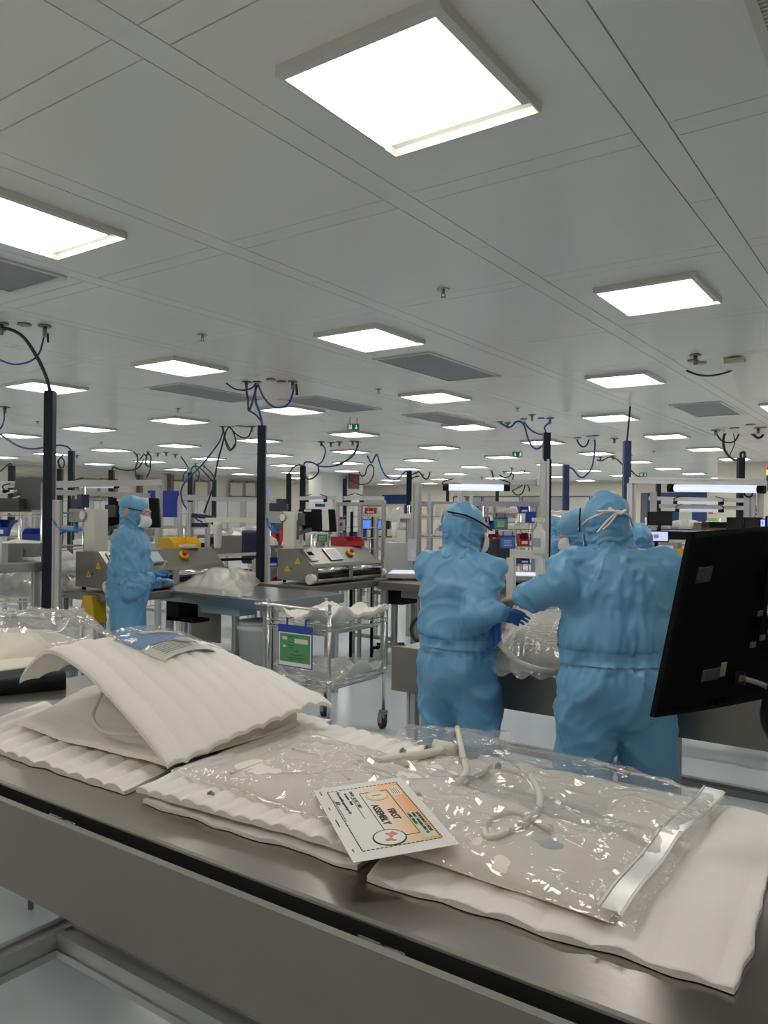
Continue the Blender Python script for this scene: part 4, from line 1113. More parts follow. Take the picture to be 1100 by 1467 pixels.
# cloths on the shelves
def cl(quad, z, name, label, amp, seed, m_=None, thick=0.02, rim=0.05):
    A, B, C, D = [Vector((q_[0], q_[1], 0)) for q_ in quad]
    def fn(s_, t_):
        p = bil(A, B, C, D, s_, t_); e = min(s_, 1-s_, t_, 1-t_)
        up = rim*max(0, 1-e*7)**2
        return Vector((p.x+0.01*noise.noise((s_*6,t_*6,seed)), p.y, z + up*(0.4+noise.noise((s_*3+seed, t_*3, 0.3))*0.9) + amp*(0.6+noise.noise((s_*4, t_*4, seed))) + amp*0.35*(0.5-abs(noise.noise((s_*11, t_*9, seed)))*2)))
    o = MB().grid(fn, 60, 40, thick=thick).build(name, m_ or mat('cart_cloth', (0.80,0.78,0.71), 0.65, 0, 20, 0.03, (40,0.3))); tag(o, label, 'cloth'); return o
cl(((x0+.02,y0+.03),(x1-.02,y0+.03),(x1+0.02,y1+.03),(x0+.02,y1-.02)), 0.845, 'folded_cloth', 'cream cloth wrap heaped on the top shelf of the wire cart', 0.05, 3.1, rim=0.10)
cl(((x0+.02,y0+.03),(x1-.02,y0+.03),(x1+.0,y1-.02),(x0+.02,y1-.02)), 0.42, 'shelf_liner', 'thin pale liner sheet on the lower shelf of the wire cart', 0.02, 5.1, thick=0.006, rim=0.14, m_=mat('liner', (0.66,0.67,0.66), 0.4))
o, _ = bag('clear_bag', 'crumpled clear bag on the lower shelf of the wire cart', ((x0+.05,y0+.05,0),(x1-.03,y0+.06,0),(x1-.05,y1-.3,0),(x0+.05,y1-.3,0)), 0.43, 0.10, CLEARB, 5.5, 60, 50, 0.03, fr=8, edge_n=0.02)
# sign in plastic pocket hung on the cart end
sg = thing('green_sign', 'green printed sheet in a blue-topped pocket hung on the wire cart', 'sign')
s0 = V(399, 893, y0-0.035); s1 = V(448, 900, y0-0.035)
w_, hgt = s1.x-s0.x, 0.295
bot = -0.0
ax, az = s0.x, s0.z
ys = y0-0.035
m = MB(); m.bx((ax, ys-0.004, az-hgt), (ax+w_, ys, az)); m.build('pocket_frame', BLUE, sg)
m = MB(); m.bx((ax+0.008, ys-0.006, az-hgt+0.008), (ax+w_-0.008, ys-0.004, az-0.055)); m.build('paper', PAPER, sg)
m = MB(); m.bx((ax+0.022, ys-0.0075, az-hgt+0.035), (ax+w_-0.018, ys-0.006, az-0.062)); m.build('green_print', GREEN, sg)
m = MB(); m.bx((ax+w_*0.5, ys-0.009, az-0.125), (ax+w_*0.88, ys-0.0075, az-0.092)); m.bx((ax+w_*0.14, ys-0.009, az-0.105), (ax+w_*0.28, ys-0.0075, az-0.085)); m.bx((ax+w_*0.16, ys-0.009, az-0.16), (ax+w_*0.24, ys-0.0075, az-0.145)); m.build('pale_label', mat('label_pale',(0.6,0.62,0.5),0.5), sg)
m = MB()
for zz, wa, wb in ((0.078,.3,.6),(0.12,.32,.44),(0.14,.3,.46),(0.158,.34,.44),(0.18,.5,.62),(0.205,.4,.75),(0.225,.3,.8),(0.24,.35,.7)): m.bx((ax+w_*wa, ys-0.009, az-zz-0.0035), (ax+w_*wb, ys-0.0075, az-zz))
m.build('text_line', INK, sg)
for xx in (0.26, 0.80): MB().bx((ax+w_*xx-0.007, ys-0.003, az-0.01), (ax+w_*xx+0.007, ys+0.001, az+0.045)).bx((ax+w_*xx-0.007, ys-0.003, az+0.04), (ax+w_*xx+0.007, y0+0.012, az+0.046)).build('hook', BLUE, sg)
# white waste bin behind the cart
wb = P(372, 935, 6.9); 
t = thing('waste_bin', 'white round waste bin behind the wire cart', 'bin', None, (wb.x, wb.y, 0))
MB().lathe((0,0,0.001), [(0.15,0),(0.19,0.60),(0.205,0.60),(0.205,0.64),(0.19,0.65)], 24).build('bin_body', WHITE, t)
MB().lathe((0,0,0.652), [(0.20,0),(0.19,0.02),(0.10,0.035)], 24).build('lid', WHITE, t)
# ======================= MASTS WITH CABLES =======================
def Ux(px, py, u):
    a, b_ = _ray(px, py); Y = u/(a*CY - SY); return P(px, py, Y)
MG = 'service masts with hanging cables'
def mast(px, py, label, w_=0.072, black_to=0.35, alu=None, alu_dx=0.062, zt=2.53, cable=None, m_=TRUNK):
    p = G(px, py, zt)
    t = thing('service_mast', label, 'mast', MG, (p.x, p.y, 0), YAW)
    MB().bx((-w_/2, -w_/2, black_to), (w_/2, w_/2, zt)).build('trunking', m_, t)
    if alu:
        profile(MB(), (alu_dx, 0, 0), (alu_dx, 0, alu), 0.055).build('post', ALU, t)
        MB().bx((alu_dx-0.05, -0.05, 0), (alu_dx+0.05, 0.05, 0.012)).build('foot_plate', ALU_D, t)
    else:
        profile(MB(), (0, 0, 0), (0, 0, black_to), 0.055).build('post', ALU, t)
    return t, p
def cablepx(parent, pts, Y, r, m, name='cable'):
    ps = [P(q[0], q[1], q[2] if len(q) > 2 else Y) for q in pts]
    o = MB().tube(smooth(ps, 6), r, 6).build(name, m, None)
    if parent is not None:
        o.parent = parent; o.matrix_parent_inverse = (Matrix.Translation(parent.location) @ Matrix.Rotation(parent.rotation_euler.z, 4, 'Z')).inverted()
    return o
def ceiling_port(px, py, label=None, r=0.05, valve=True, parent=None):
    c = G(px, py, CZ)
    t = parent
    m = MB(); m.lathe((c.x, c.y, CZ-0.012), [(r, 0), (r*1.05, 0.006), (r*0.9, 0.012)], 16)
    if valve: m.cyl((c.x, c.y, CZ-0.09), (c.x, c.y, CZ-0.01), r*0.32, 10)
    o = m.build('ceiling_port', STEEL_D, None); o.parent = t
    o.matrix_parent_inverse = (Matrix.Translation(t.location) @ Matrix.Rotation(t.rotation_euler.z, 4, 'Z')).inverted()
BC = mat('blue_cable', (0.02, 0.07, 0.26), 0.4); KC = mat('black_cable', (0.015,0.017,0.025), 0.4); BCB = mat('bright_blue_hose', (0.02,0.18,0.60), 0.35)
# A
t, p = mast(72, 560, 'tallest, thickest dark mast near the left edge', 0.068, 0.5, 1.70)
YA = 6.0
cablepx(t, [(-40,480),(0,470),(30,480),(52,510),(66,540),(72,562)], YA, 0.014, KC)
cablepx(t, [(63,482),(56,506),(42,518),(20,522),(0,516),(-30,505)], 6.3, 0.008, BC)
for q in ((64,466),(35,464),(2,463),(-2,472)): ceiling_port(*q, parent=t, r=0.05, valve=q[0] in (64,2))
c = P(66,470,6.35); MB().cyl(c+Vector((0.02,0,-0.03)), c+Vector((0.03,0.0,-0.12)), 0.009, 8).build('valve_lever', KC, None)
o = bpy.data.objects[-1] if False else [q for q in COL.objects if q.name.startswith('valve_lever')][-1]; o.parent = t; o.matrix_parent_inverse = (Matrix.Translation(t.location) @ Matrix.Rotation(YAW, 4, 'Z')).inverted()
cablepx(t, [(74,742),(84,756),(100,760),(118,759)], 5.95, 0.010, BCB, 'air_hose')
cablepx(t, [(84,805),(84,770),(92,762),(104,760)], 5.97, 0.005, KC)
# B
t, p = mast(375.5, 610, 'tall dark mast left of centre with blue and black cables', 0.085, 0.75, 1.62, 0.04)
YB = 8.5
cablepx(t, [(366,552),(366,575),(372,592),(376,612)], YB, 0.013, BC)
cablepx(t, [(368,552),(360,580),(356,588),(355,575),(353,560)], YB, 0.012, KC)
cablepx(t, [(356,588),(366,594),(374,604),(376,612)], YB, 0.010, KC)
cablepx(t, [(324,549),(336,557),(350,559),(360,556),(367,549)], YB, 0.009, KC)
cablepx(t, [(369,550),(378,570),(390,582),(403,584),(414,577),(420,560),(420,550)], YB, 0.010, BC)
for q in ((353,547),(368,547),(388,543),(403,546),(419,546)): ceiling_port(*q, parent=t, r=0.05, valve=q[0] in (419,353))
cablepx(t, [(424,550),(425,560),(425,566)], YB, 0.014, KC, 'valve_lever')
cablepx(t, [(382,742),(386,756),(394,762),(402,763)], 7.9, 0.012, BCB, 'air_hose')
# C
t, p = mast(783, 620, 'mast with short dark top on a white post, right of centre', 0.075, 2.22, 2.22, 0.0, m_=TRUNK)
profile(MB(), (-0.02, 0, 0), (-0.02, 0, 2.24), 0.085).build('post', mat('pale_aluminium',(0.62,0.63,0.65),0.35,0.4), t)
MB().bx((0.028,-0.03,0.5),(0.05,0.02,2.24)).build('side_trunking', TRUNK, t)
YC = 9.2
cablepx(t, [(783,622),(775,640),(765,642),(757,630),(750,608),(740,604),(730,612),(716,606)], YC, 0.011, BC)
cablepx(t, [(783,622),(772,622),(760,616),(750,604)], YC, 0.010, BC)
cablepx(t, [(783,622),(780,612),(786,606),(788,600)], YC, 0.010, BC)
for q in ((716,604),(727,606),(750,600),(762,594),(775,599),(788,599)): ceiling_port(*q, parent=t, r=0.05, valve=q[0] in (762,788,727))
# D
t, p = mast(898, 632, 'dark blue mast rising behind the nearest worker', 0.082, 0.9, 1.0, 0.0, m_=mat('blue_trunking', (0.02,0.035,0.13), 0.35))
profile(MB(), (0.075, 0.0, 0.0), (0.075, 0.0, 2.0), 0.06).build('white_post', mat('pale_aluminium',(0.62,0.63,0.65),0.35,0.4), t)
YD = 10.1
cablepx(t, [(898,632),(901,600),(904,565)], YD, 0.012, KC)
cablepx(t, [(903,563),(920,552),(950,543),(975,532),(983,531)], YD, 0.007, ALU, 'conduit')
cablepx(t, [(983,531),(1000,537),(1020,538),(1045,532),(1061,522),(1058,518),(1045,521),(1025,529),(1008,528),(1006,525)], 7.6, 0.010, KC)
for q in ((996,508),(993,516),(1004,519),(1052,511),(1060,516)): ceiling_port(*q, parent=t, r=0.05, valve=q[0] in (996,))
c = G(1052,512,CZ); m = MB(); m.box((c.x,c.y,CZ-0.03),(0.16,0.09,0.05)); ob = m.build('junction_box', CREAM, None); ob.parent = t; ob.matrix_parent_inverse = (Matrix.Translation(t.location) @ Matrix.Rotation(YAW, 4, 'Z')).inverted()
# E right
t, p = mast(1061, 656, 'dark mast on the right under a coiled cable', 0.09, 0.8, None)
cablepx(t, [(1062,658),(1061,650),(1066,648),(1066,656),(1058,659),(1048,657),(1038,645),(1036,630),(1040,620),(1052,616),(1070,617),(1085,627),(1092,624),(1092,615)], 13.2, 0.022, KC)
cablepx(t, [(1025,619),(1032,630),(1042,634),(1052,632),(1058,622),(1058,616)], 13.2, 0.014, KC)
cablepx(t, [(1050,618),(1052,635),(1046,650),(1043,656)], 13.2, 0.008, KC)
for q in ((1025,616),(1052,613),(1086,613),(1092,612),(1075,608)): ceiling_port(*q, parent=t, r=0.07, valve=q[0] in (1086,1025))
# F
t, p = mast(810.5, 666, 'thin dark mast between the white post and the nearest worker', 0.10, 0.8, None, m_=mat('blue_trunking', (0.02,0.035,0.13), 0.35))
cablepx(t, [(811,668),(820,672),(830,683),(838,682),(848,668),(852,640),(851,629),(845,628),(840,638),(834,640),(828,634),(827,629)], 14.4, 0.016, BC)
for q in ((827,627),(845,625),(852,624),(880,628)): ceiling_port(*q, parent=t, r=0.07, valve=q[0] == 880)
# G
t, p = mast(102.5, 646, 'short dark mast just right of the tallest left mast', 0.078, 0.8, None)
cablepx(t, [(102,646),(96,640),(84,638),(64,641),(44,643),(24,638),(0,622),(-20,610)], 11.0, 0.014, BC)
cablepx(t, [(6,590),(6,600),(2,612),(-6,620)], 10, 0.010, BC)
ceiling_port(7, 583, parent=t, r=0.07); ceiling_port(110, 652, parent=t, r=0.07)
for px_, py_, lab, pts in (
    (17, 667, 'dark mast cut close to the left edge', [(17,667),(14,664),(6,670),(0,675),(-12,678)]),
    (434, 668, 'dark mast behind the right-hand sealing machine', [(434,668),(438,662),(448,663),(458,668),(475,668),(490,664),(504,652),(512,640),(512,632)]),
    (414, 678, 'thin mast just left of the one behind the right-hand machine', [(414,678),(420,670),(428,666),(434,667)]),
    (494, 686, 'thin mast left of the maroon wall sign', [(494,686),(497,683),(503,688),(512,693),(520,694),(530,690),(535,678),(534,668),(529,666),(525,672),(523,680),(518,682),(514,676)]),
    (586, 674, 'dark mast beside the blue wall panel', [(586,674),(580,676),(570,686),(561,687),(552,681),(546,670),(541,654),(538,652),(532,663),(526,653)]),
    (273, 677, 'thin dark mast between the two left-hand workbenches', [(273,678),(275,670),(281,668),(288,672),(296,680),(303,688)]),
    (307, 687, 'thinnest mast right of the long diagonal cables', [(307,687),(300,689),(290,688),(280,680)]),
    (160, 673, 'short dark mast above the lamp rail at the left', [(160,673),(163,669),(170,672),(185,674),(198,670),(206,658)]),
    (86, 672, 'thin mast under a coiled cable at the left', [(86,672),(84,666),(83,660),(88,656),(92,662),(90,670),(86,668),(84,660),(90,652)]),
    (712, 702, 'short blue mast below the far tube lamp', [(712,702),(713,700),(715,698)]),
    (641, 703, 'small dark mast right of the blue wall panel', [(641,703),(642,701),(643,700)]),
    (943, 692, 'dark mast above the pair of desk monitors', [(943,692),(943,688),(942,686)])):
    t, p = mast(px_, py_, lab, 0.105, 0.9, None)
    Y = -p.x*SY + p.y*CY
    cablepx(t, pts, Y-0.1, 0.016, KC if px_ not in (434, 586) else BC)
# long diagonal cables from a ceiling group on the left
t = thing('ceiling_cables', 'long cables hanging diagonally from ceiling ports, left of the central mast', 'cable', None, (0,0,0))
cablepx(t, [(320,614),(318,622),(312,636),(290,665),(262,695),(262,720),(280,742),(290,748)], 10.0, 0.012, BC)
cablepx(t, [(319,614),(321,625),(316,645),(312,660),(304,700),(292,735)], 10.0, 0.012, KC)
cablepx(t, [(320,618),(324,632),(330,643),(336,640),(337,628),(331,614),(326,614),(322,626),(326,642),(331,645),(336,636)], 10.0, 0.009, KC)
cablepx(t, [(331,614),(338,622),(348,627),(356,625),(360,616)], 10.0, 0.009, KC)
for q in ((319,611),(330,611),(342,610),(352,611),(361,611)): ceiling_port(*q, parent=t, r=0.06, valve=q[0] in (319,361))
for nm, lab, pts, Y, r_, mm, ports in (
    ('ceiling_cables', 'looped cables hanging from ports in the middle, above the right-hand machine', [[(460,635),(466,645),(462,660),(455,666)],[(455,664),(456,676),(448,685),(440,686),(436,678)],[(512,636),(508,650),(496,660),(480,667)]], 13.4, 0.013, KC, [(460,633),(474,634),(486,633),(505,632),(512,633)]),
    ('ceiling_cables', 'small tangle of cables by the ports right of centre', [[(590,680),(600,676),(606,684),(612,686),(616,678)],[(586,690),(592,684),(600,682)]], 19, 0.018, KC, [(596,677),(615,676),(606,679)]),
    ('ceiling_cables', 'coiled cables above the far left wall', [[(205,650),(210,655),(208,665),(216,670)],[(205,652),(196,664),(194,672),(195,684)],[(211,648),(216,655),(214,668),(209,664),(210,652),(213,648)],[(215,660),(215,672),(210,684)],[(191,647),(197,655),(195,668)]], 18, 0.016, KC, [(212,647),(196,650),(226,649),(238,648)]),
    ('ceiling_cables', 'thin cables over the shelves at centre right', [[(705,676),(706,682),(708,688)],[(715,680),(722,684),(730,682),(733,676)],[(730,678),(735,680),(734,688)],[(753,690),(745,697),(733,703)],[(753,690),(756,696),(758,700),(758,704)],[(733,703),(740,709),(748,706),(753,692)]], 17, 0.014, KC, [(704,674),(690,683),(722,675),(733,670),(751,674)]),
    ('ceiling_cables', 'curved cable crossing behind the blue mast', [[(855,659),(862,660),(872,655),(882,657),(892,666)],[(902,672),(910,680),(918,684),(930,686)]], 15, 0.012, KC, [(860,655),(878,653),(902,652)]),
    ('ceiling_cables', 'loose cables left of the diagonal cables near the far wall', [[(259,654),(266,664),(272,674)],[(270,672),(263,680),(262,690)],[(278,668),(285,676),(284,688)],[(292,668),(303,678),(307,687)]], 19, 0.015, KC, [(280,664),(292,666),(251,651)])):
    t = thing(nm, lab, 'cable', None, (0,0,0))
    for q in pts: cablepx(t, q, Y, r_, mm)
    for q in ports: ceiling_port(*q, parent=t, r=0.07, valve=True)

# ======================= TABLES AND SEALING MACHINES =======================
TRI = mat('warning_yellow', (0.72,0.52,0.02), 0.4)
def machine(label, px, py, L_, W_=0.45):
    """sealer: rollers run along y, its front faces +x; (px,py) is the near lower corner"""
    p = G(px, py, 0.92)
    t = thing('sealing_machine', label, 'machine', None, (p.x, p.y, 0.92))
    x0 = -W_; 
    pr = [(x0, 0.03), (x0, 0.34), (-0.19, 0.35), (-0.02, 0.20), (0.0, 0.17), (0, 0.03)]
    m = MB(); m.prism([(x, 0.0, z) for x, z in pr], (0, L_, 0)); m.build('housing', MACH, t, fixn=True)
    for y in (0.05, L_-0.05):
        for x in (x0+0.05, -0.05): MB().cyl((x,y,0),(x,y,0.03),0.018,8).build('foot', RUBBER, t)
    # sloping panel: control screen and keys
    d = Vector((0.17,0,-0.15)).normalized(); nn = Vector((0.15,0,0.17)).normalized(); rot = Matrix((d, Vector((0,1,0)), d.cross(Vector((0,1,0))))).transposed()
    c = Vector((-0.105,0.40*L_,0.28))+nn*0.006
    MB().box(c, (0.17,0.20,0.012), rot).build('screen_frame', STEEL, t)
    MB().box(c+nn*0.007, (0.13,0.15,0.004), rot).build('screen', SCREENG, t)
    c = Vector((-0.105,0.10,0.28))+nn*0.005
    MB().box(c, (0.16,0.10,0.01), rot).build('label_plate', WHITE, t)
    MB().box(c+nn*0.006+d*-0.02, (0.05,0.08,0.003), rot).build('black_label', BLACK, t)
    c = Vector((-0.105,0.66*L_,0.28)); e = MB(); e.cyl(c, c+nn*0.03, 0.045, 18); e.build('stop_base', YELLOW, t)
    e = MB(); e.cyl(c+nn*0.03, c+nn*0.045, 0.018, 12); e.lathe(c+nn*0.045, [(0.026,0),(0.028,0.008),(0.02,0.018)], 16, rot); e.build('stop_button', RED, t)
    # rollers
    for z, r_, mm in ((0.135,0.026,CHROME),(0.075,0.022,BLACK),(0.035,0.024,STEEL_D)):
        MB().cyl((0.03,0.03,z),(0.03,L_*0.48,z),r_,14).cyl((0.03,L_*0.52,z),(0.03,L_-0.02,z),r_,14).build('roller', mm, t)
    for ya_, yb_ in ((L_*0.47,L_*0.53),(0.0,0.03),(L_-0.03,L_)): MB().bx((0,ya_,0.02),(0.052,yb_,0.17)).build('roller_bracket', STEEL_D, t)
    for y in (-0.05, L_+0.02):
        MB().cyl((0.03,y-0.03,0.06),(0.03,y+0.03,0.06),0.05,18).build('knob', WHITE, t)
    # warning triangles on the near side
    for x, z in ((-0.33,0.12),(-0.19,0.20)):
        m = MB(); m.prism([(x-0.035,-0.003,z),(x+0.035,-0.003,z),(x,-0.003,z+0.06)], (0,0.0025,0)); tr_ = m.build('warning_sign', TRI, t)
        m = MB(); m.box((x,-0.004,z+0.02),(0.008,0.002,0.022)); m.build('warning_mark', INK, tr_)
    MB().cyl((-0.27,-0.006,0.15),(-0.27,0.0,0.15),0.008,8).build('screw', INK, t)
    # column with regulator and scanner above
    MB().bx((x0+0.02, L_*0.05, 0.34), (x0+0.17, L_*0.05+0.14, 0.72)).build('column', CREAM, t)
    m = MB(); m.box((x0-0.10, 0.10, 0.66), (0.20,0.09,0.12)); m.build('regulator', mat('regulator_grey',(0.36,0.37,0.36),0.4,0.4), t)
    MB().cyl((x0-0.09,0.05,0.80),(x0-0.09,0.05,0.86),0.001,3).box((x0-0.13,0.10,0.76),(0.10,0.08,0.09)).box((x0-0.05,0.10,0.79),(0.07,0.08,0.12)).build('valve', DARK, t)
    MB().cyl((x0-0.14,0.09,0.50),(x0-0.14,0.09,0.60),0.022,10).build('filter_cup', mat('cup_blue',(0.02,0.25,0.6),0.3), t)
    g_ = MB(); g_.cyl((x0+0.02,0.045,0.66),(x0+0.02,0.06,0.66),0.045,18); gg = g_.build('gauge', CHROME, t)
    MB().cyl((x0+0.02,0.040,0.66),(x0+0.02,0.045,0.66),0.037,18).build('dial', PAPER, gg)
    return t, p
def bench_t(name, label, x0, x1, y0, y1, z=0.90, th=0.07, m_=STEEL, legs=True, rail=True, cat='table', group=None):
    t = thing(name, label, cat, group, (0,0,0))
    MB().bx((x0,y0,z-th),(x1,y1,z)).build('tabletop', m_, t, bevel=0.004)
    if legs:
        for x in (x0+0.06, x1-0.06):
            for y in (y0+0.06, y1-0.06): profile(MB(), (x,y,0),(x,y,z-th),0.05).build('leg', ALU, t)
        if rail:
            for y in (y0+0.06, y1-0.06): profile(MB(), (x0+0.085,y,0.22),(x1-0.085,y,0.22),0.04).build('rail', ALU, t)
    return t
# T1, in front of the masked worker
k1 = G(390, 862, 0.90)
T1 = bench_t('packing_table', 'steel packing table holding a cream bag, beside the masked worker', k1.x-1.38, k1.x, k1.y, k1.y+0.95, m_=mat('blue_steel',(0.26,0.30,0.32),0.3,0.8), th=0.085)
MB().bx((k1.x-0.9,k1.y+0.05,0.74),(k1.x-0.42,k1.y+0.25,0.81)).build('drive_unit', mat('pale_blue_unit',(0.22,0.34,0.42),0.4), T1)
MB().bx((k1.x-1.32,k1.y+0.02,0.64),(k1.x-1.16,k1.y+0.25,0.812)).bx((k1.x-1.32,k1.y+0.02,0.64),(k1.x-0.95,k1.y+0.2,0.67)).build('control_box', BLACK, T1)
MB().bx((k1.x-1.36,k1.y+0.35,0.42),(k1.x-0.98,k1.y+0.37,0.80)).build('side_panel', STEEL_D, T1)
def cbag(name, label, pxs, Yc, z, h, seed, fm=MILKY, core=True, amp=0.02):
    t = thing(name, label, 'plastic bag')
    A, B, C, D = [G(q[0], q[1], z) if len(q) == 2 else P(*q) for q in pxs]
    def fn(s_, t_, k=1.0):
        p = bil(A,B,C,D,s_,t_); e = min(s_,1-s_,t_,1-t_)
        return Vector((p.x+0.03*noise.noise((s_*6,t_*6,seed)), p.y, p.z+0.006 + k*h*min(1,e*3.5)**0.6*(0.8+0.5*noise.noise((s_*3,t_*2,seed))) + amp*k*(0.5-abs(noise.noise((s_*8,t_*6,seed)))*2.0)*min(1,e*8)))
    if core: MB().grid(lambda a_, b_: fn(0.06+0.88*a_, 0.06+0.88*b_, 0.82), 50, 30).build('contents', mat('bag_contents',(0.66,0.64,0.56),0.5,0,12,0.06,(30,0.4)), t)
    MB().grid(fn, 70, 40).build('bag_film', fm, t)
    return t
cbag('product_bag', 'cream product bag on the packing table in front of the masked worker', ((232,846),(345,857),(384,828),(262,822)), 7, 0.90, 0.16, 2.2)
cbag('product_bag', 'flat end of a second clear bag under the gloves of the masked worker', ((205,842),(262,848),(272,833),(222,828)), 7, 0.90, 0.05, 6.2, core=False)
cbag('clear_bag', 'thin clear bag lying by the right end of the packing table', ((300,852),(360,856),(365,842),(320,838)), 7, 0.90, 0.02, 9.2, core=False)
# table with machine 1, behind the worker
m1, q1 = machine('left sealing machine with warning triangles, behind the masked worker', 160, 850, 1.30, 0.52)
T0 = bench_t('machine_table', 'steel table under the left sealing machine', q1.x-0.75, q1.x+0.12, q1.y-0.06, q1.y+1.45, z=0.915, m_=STEEL_D)
for px_ in (141,): lx = V(px_, 900, q1.y-0.02).x; profile(MB(), (lx, q1.y-0.01, 0.0), (lx, q1.y-0.01, 0.84), 0.075).build('leg', ALU, T0)
profile(MB(), (k1.x-0.08, k1.y+0.07, 0.0), (k1.x-0.08, k1.y+0.07, 0.81), 0.09).build('leg', ALU, T1)
MB().box((q1.x-0.32, q1.y+1.02, 1.32), (0.16,0.30,0.10)).build('bin_body', YELLOW, None)
yb_ = [o for o in COL.objects if o.name.startswith('bin_body')][-1]; yb_.name = 'storage_bin'; tag(yb_, 'yellow plastic bin on top of the left sealing machine', 'bin')
def open_bin(name, c, size, m_, label, group=None, lab_m=None, rz=0):
    """open-front storage bin"""
    t = thing(name, label, 'bin', group, c, rz); w_, d_, h_ = size; k = 0.006
    m = MB(); m.bx((-w_/2,-d_/2,0),(w_/2,d_/2,k)); m.bx((-w_/2,d_/2-k,k),(w_/2,d_/2,h_)); 
    m.prism([(-w_/2,-d_/2,k),(-w_/2,-d_/2,h_*0.55),(-w_/2,-d_/4,h_),(-w_/2,d_/2-k,h_),(-w_/2,d_/2-k,k)],(k,0,0)); m.prism([(w_/2-k,-d_/2,k),(w_/2-k,-d_/2,h_*0.55),(w_/2-k,-d_/4,h_),(w_/2-k,d_/2-k,h_),(w_/2-k,d_/2-k,k)],(k,0,0))
    m.bx((-w_/2+k,-d_/2,k),(w_/2-k,-d_/2+k,h_*0.55)); m.build('bin_body', m_, t)
    if lab_m: MB().bx((-w_*0.3,-d_/2-0.002,h_*0.15),(w_*0.3,-d_/2,h_*0.4)).build('bin_label', lab_m, t)
    return t
bpy.data.objects.remove(yb_)
open_bin('storage_bin', (q1.x-0.32, q1.y+1.0, 1.272), (0.30,0.30,0.10), YELLOW, 'yellow plastic bin on top of the left sealing machine', None, PAPER, PI/2-0.2)
m2, q2 = machine('right sealing machine with rollers and a touch screen, centre left', 447, 838, 1.12, 0.46)
T2 = bench_t('machine_table', 'steel table under the right sealing machine', q2.x-0.62, q2.x+0.1, q2.y-0.15, q2.y+1.45, z=0.915, m_=STEEL_D)
open_bin('storage_bin', (q2.x-0.30, q2.y+0.95, 1.272), (0.26,0.26,0.10), RED, 'dark red plastic bin on top of the right sealing machine', None, None, PI/2-0.2)
k2 = V(463, 828, G(463,828,0.9).y)
T3 = bench_t('outfeed_table', 'long steel outfeed table right of the centre machine, behind the turned worker', max(k2.x, q2.x+0.12), k2.x+2.0, k2.y, k2.y+0.7, m_=STEEL_D, th=0.08)
MB().bx((k2.x+0.75,k2.y+0.1,0.66),(k2.x+1.0,k2.y+0.4,0.82)).build('control_box', BLACK, T3)
MB().bx((k2.x+1.0,k2.y+0.08,0.74),(k2.x+2.1,k2.y+0.3,0.82)).build('drive_unit', ALU_D, T3)
c = P(608,865,7.6)
m = MB(); 
for i in range(1): m.tube([c+Vector((0.0,0,-0.0))+Vector((0.13*math.cos(a_/16*2*PI)*CY,0.13*math.cos(a_/16*2*PI)*SY,0.13*math.sin(a_/16*2*PI)-0.25)) for a_ in range(17)],0.018,8)
m.build('cable_reel', RUBBER, T3)

def desktop_back(px0, py0, px1, py1, Y, label):
    """all-in-one computer seen from behind: black shell with a white stripe"""
    a, b_ = P(px0, py0, Y), P(px1, py1, Y); w_ = (Vector((b_.x,b_.y,0))-Vector((a.x,a.y,0))).length; h_ = a.z-b_.z
    t = thing('machine_display', label, 'monitor', None, ((a.x+b_.x)/2, (a.y+b_.y)/2, b_.z), YAW)
    pts = [(-w_/2,0,0.0),(w_/2,0,0.0),(w_/2-0.02,0,h_),(-w_/2+0.01,0,h_)]
    MB().prism(pts, (0,0.05,0)).build('shell', BLACK, t, bevel=0.006, fixn=True)
    MB().prism([(w_*0.14,-0.03,0.01),(w_*0.32,-0.03,0.01),(w_*0.28,-0.03,h_*1.01),(w_*0.12,-0.03,h_*1.01)], (0,0.031,0)).build('white_stripe', WHITE, t, bevel=0.008, fixn=True)
    MB().box((-w_*0.24,-0.004,h_*0.93),(w_*0.18,0.006,h_*0.09)).build('label_plate', PAPER, t)
    m = MB(); m.bar((-w_*0.12,-0.03,0.1*h_),(-w_*0.5,-0.05,-0.02),0.04); m.bar((-w_*0.5,-0.05,0.5*h_),(-w_*0.5,-0.05,-0.08),0.05); m.box((-w_*0.42,-0.03,h_*0.55),(0.10,0.06,0.12)); m.build('bracket', mat('bracket_grey',(0.12,0.13,0.14),0.4,0.6), t)
    MB().cyl((-w_*0.45,-0.03,-0.10),(-w_*0.45,0.0,-0.10),0.03,12).build('joint', CHROME, t)
    return t
desktop_back(155, 713, 229, 756, 7.6, 'black display with a white stripe, behind the head of the masked worker')
d2 = desktop_back(426, 729, 482, 762, 8.0, 'black display with a white stripe above the right sealing machine')
# short warm wall-lamp reflection pieces are left out; blue clips on top of that display
MB().box((0.03,0,0.27),(0.10,0.03,0.03)).build('blue_clip', BLUE, d2)
# cylindrical filter housings hanging on a beam, between the machines
fh = thing('filter_beam', 'white beam with a hanging white filter housing, between the two machines', 'beam', None, (0,0,0))
a, b_ = P(296,745,9.6), P(371,745,9.3)
MB().bar(a, b_, 0.06, 0.055).build('beam', WPAINT, fh)
c = P(312,750,9.5); MB().lathe((c.x,c.y,c.z-0.30), [(0.035,0),(0.045,0.02),(0.052,0.26),(0.058,0.27),(0.055,0.32)], 16).build('filter_housing', WHITE, fh)
MB().bar(P(275,738,9.6), P(306,742,9.6), 0.05).bar(P(275,752,9.6), P(298,752,9.6), 0.05).build('pneumatic_arm', DARK, fh)
for px_ in (273, 380):
    profile(MB(), (P(px_,700,9.6).x, P(px_,700,9.6).y, 0.0), (P(px_,700,9.6).x, P(px_,700,9.6).y, 1.75), 0.06).build('post', ALU, fh)
fh2 = thing('filter_beam', 'second pale beam with a hanging filter, right of the blue screen', 'beam', None, (0,0,0))
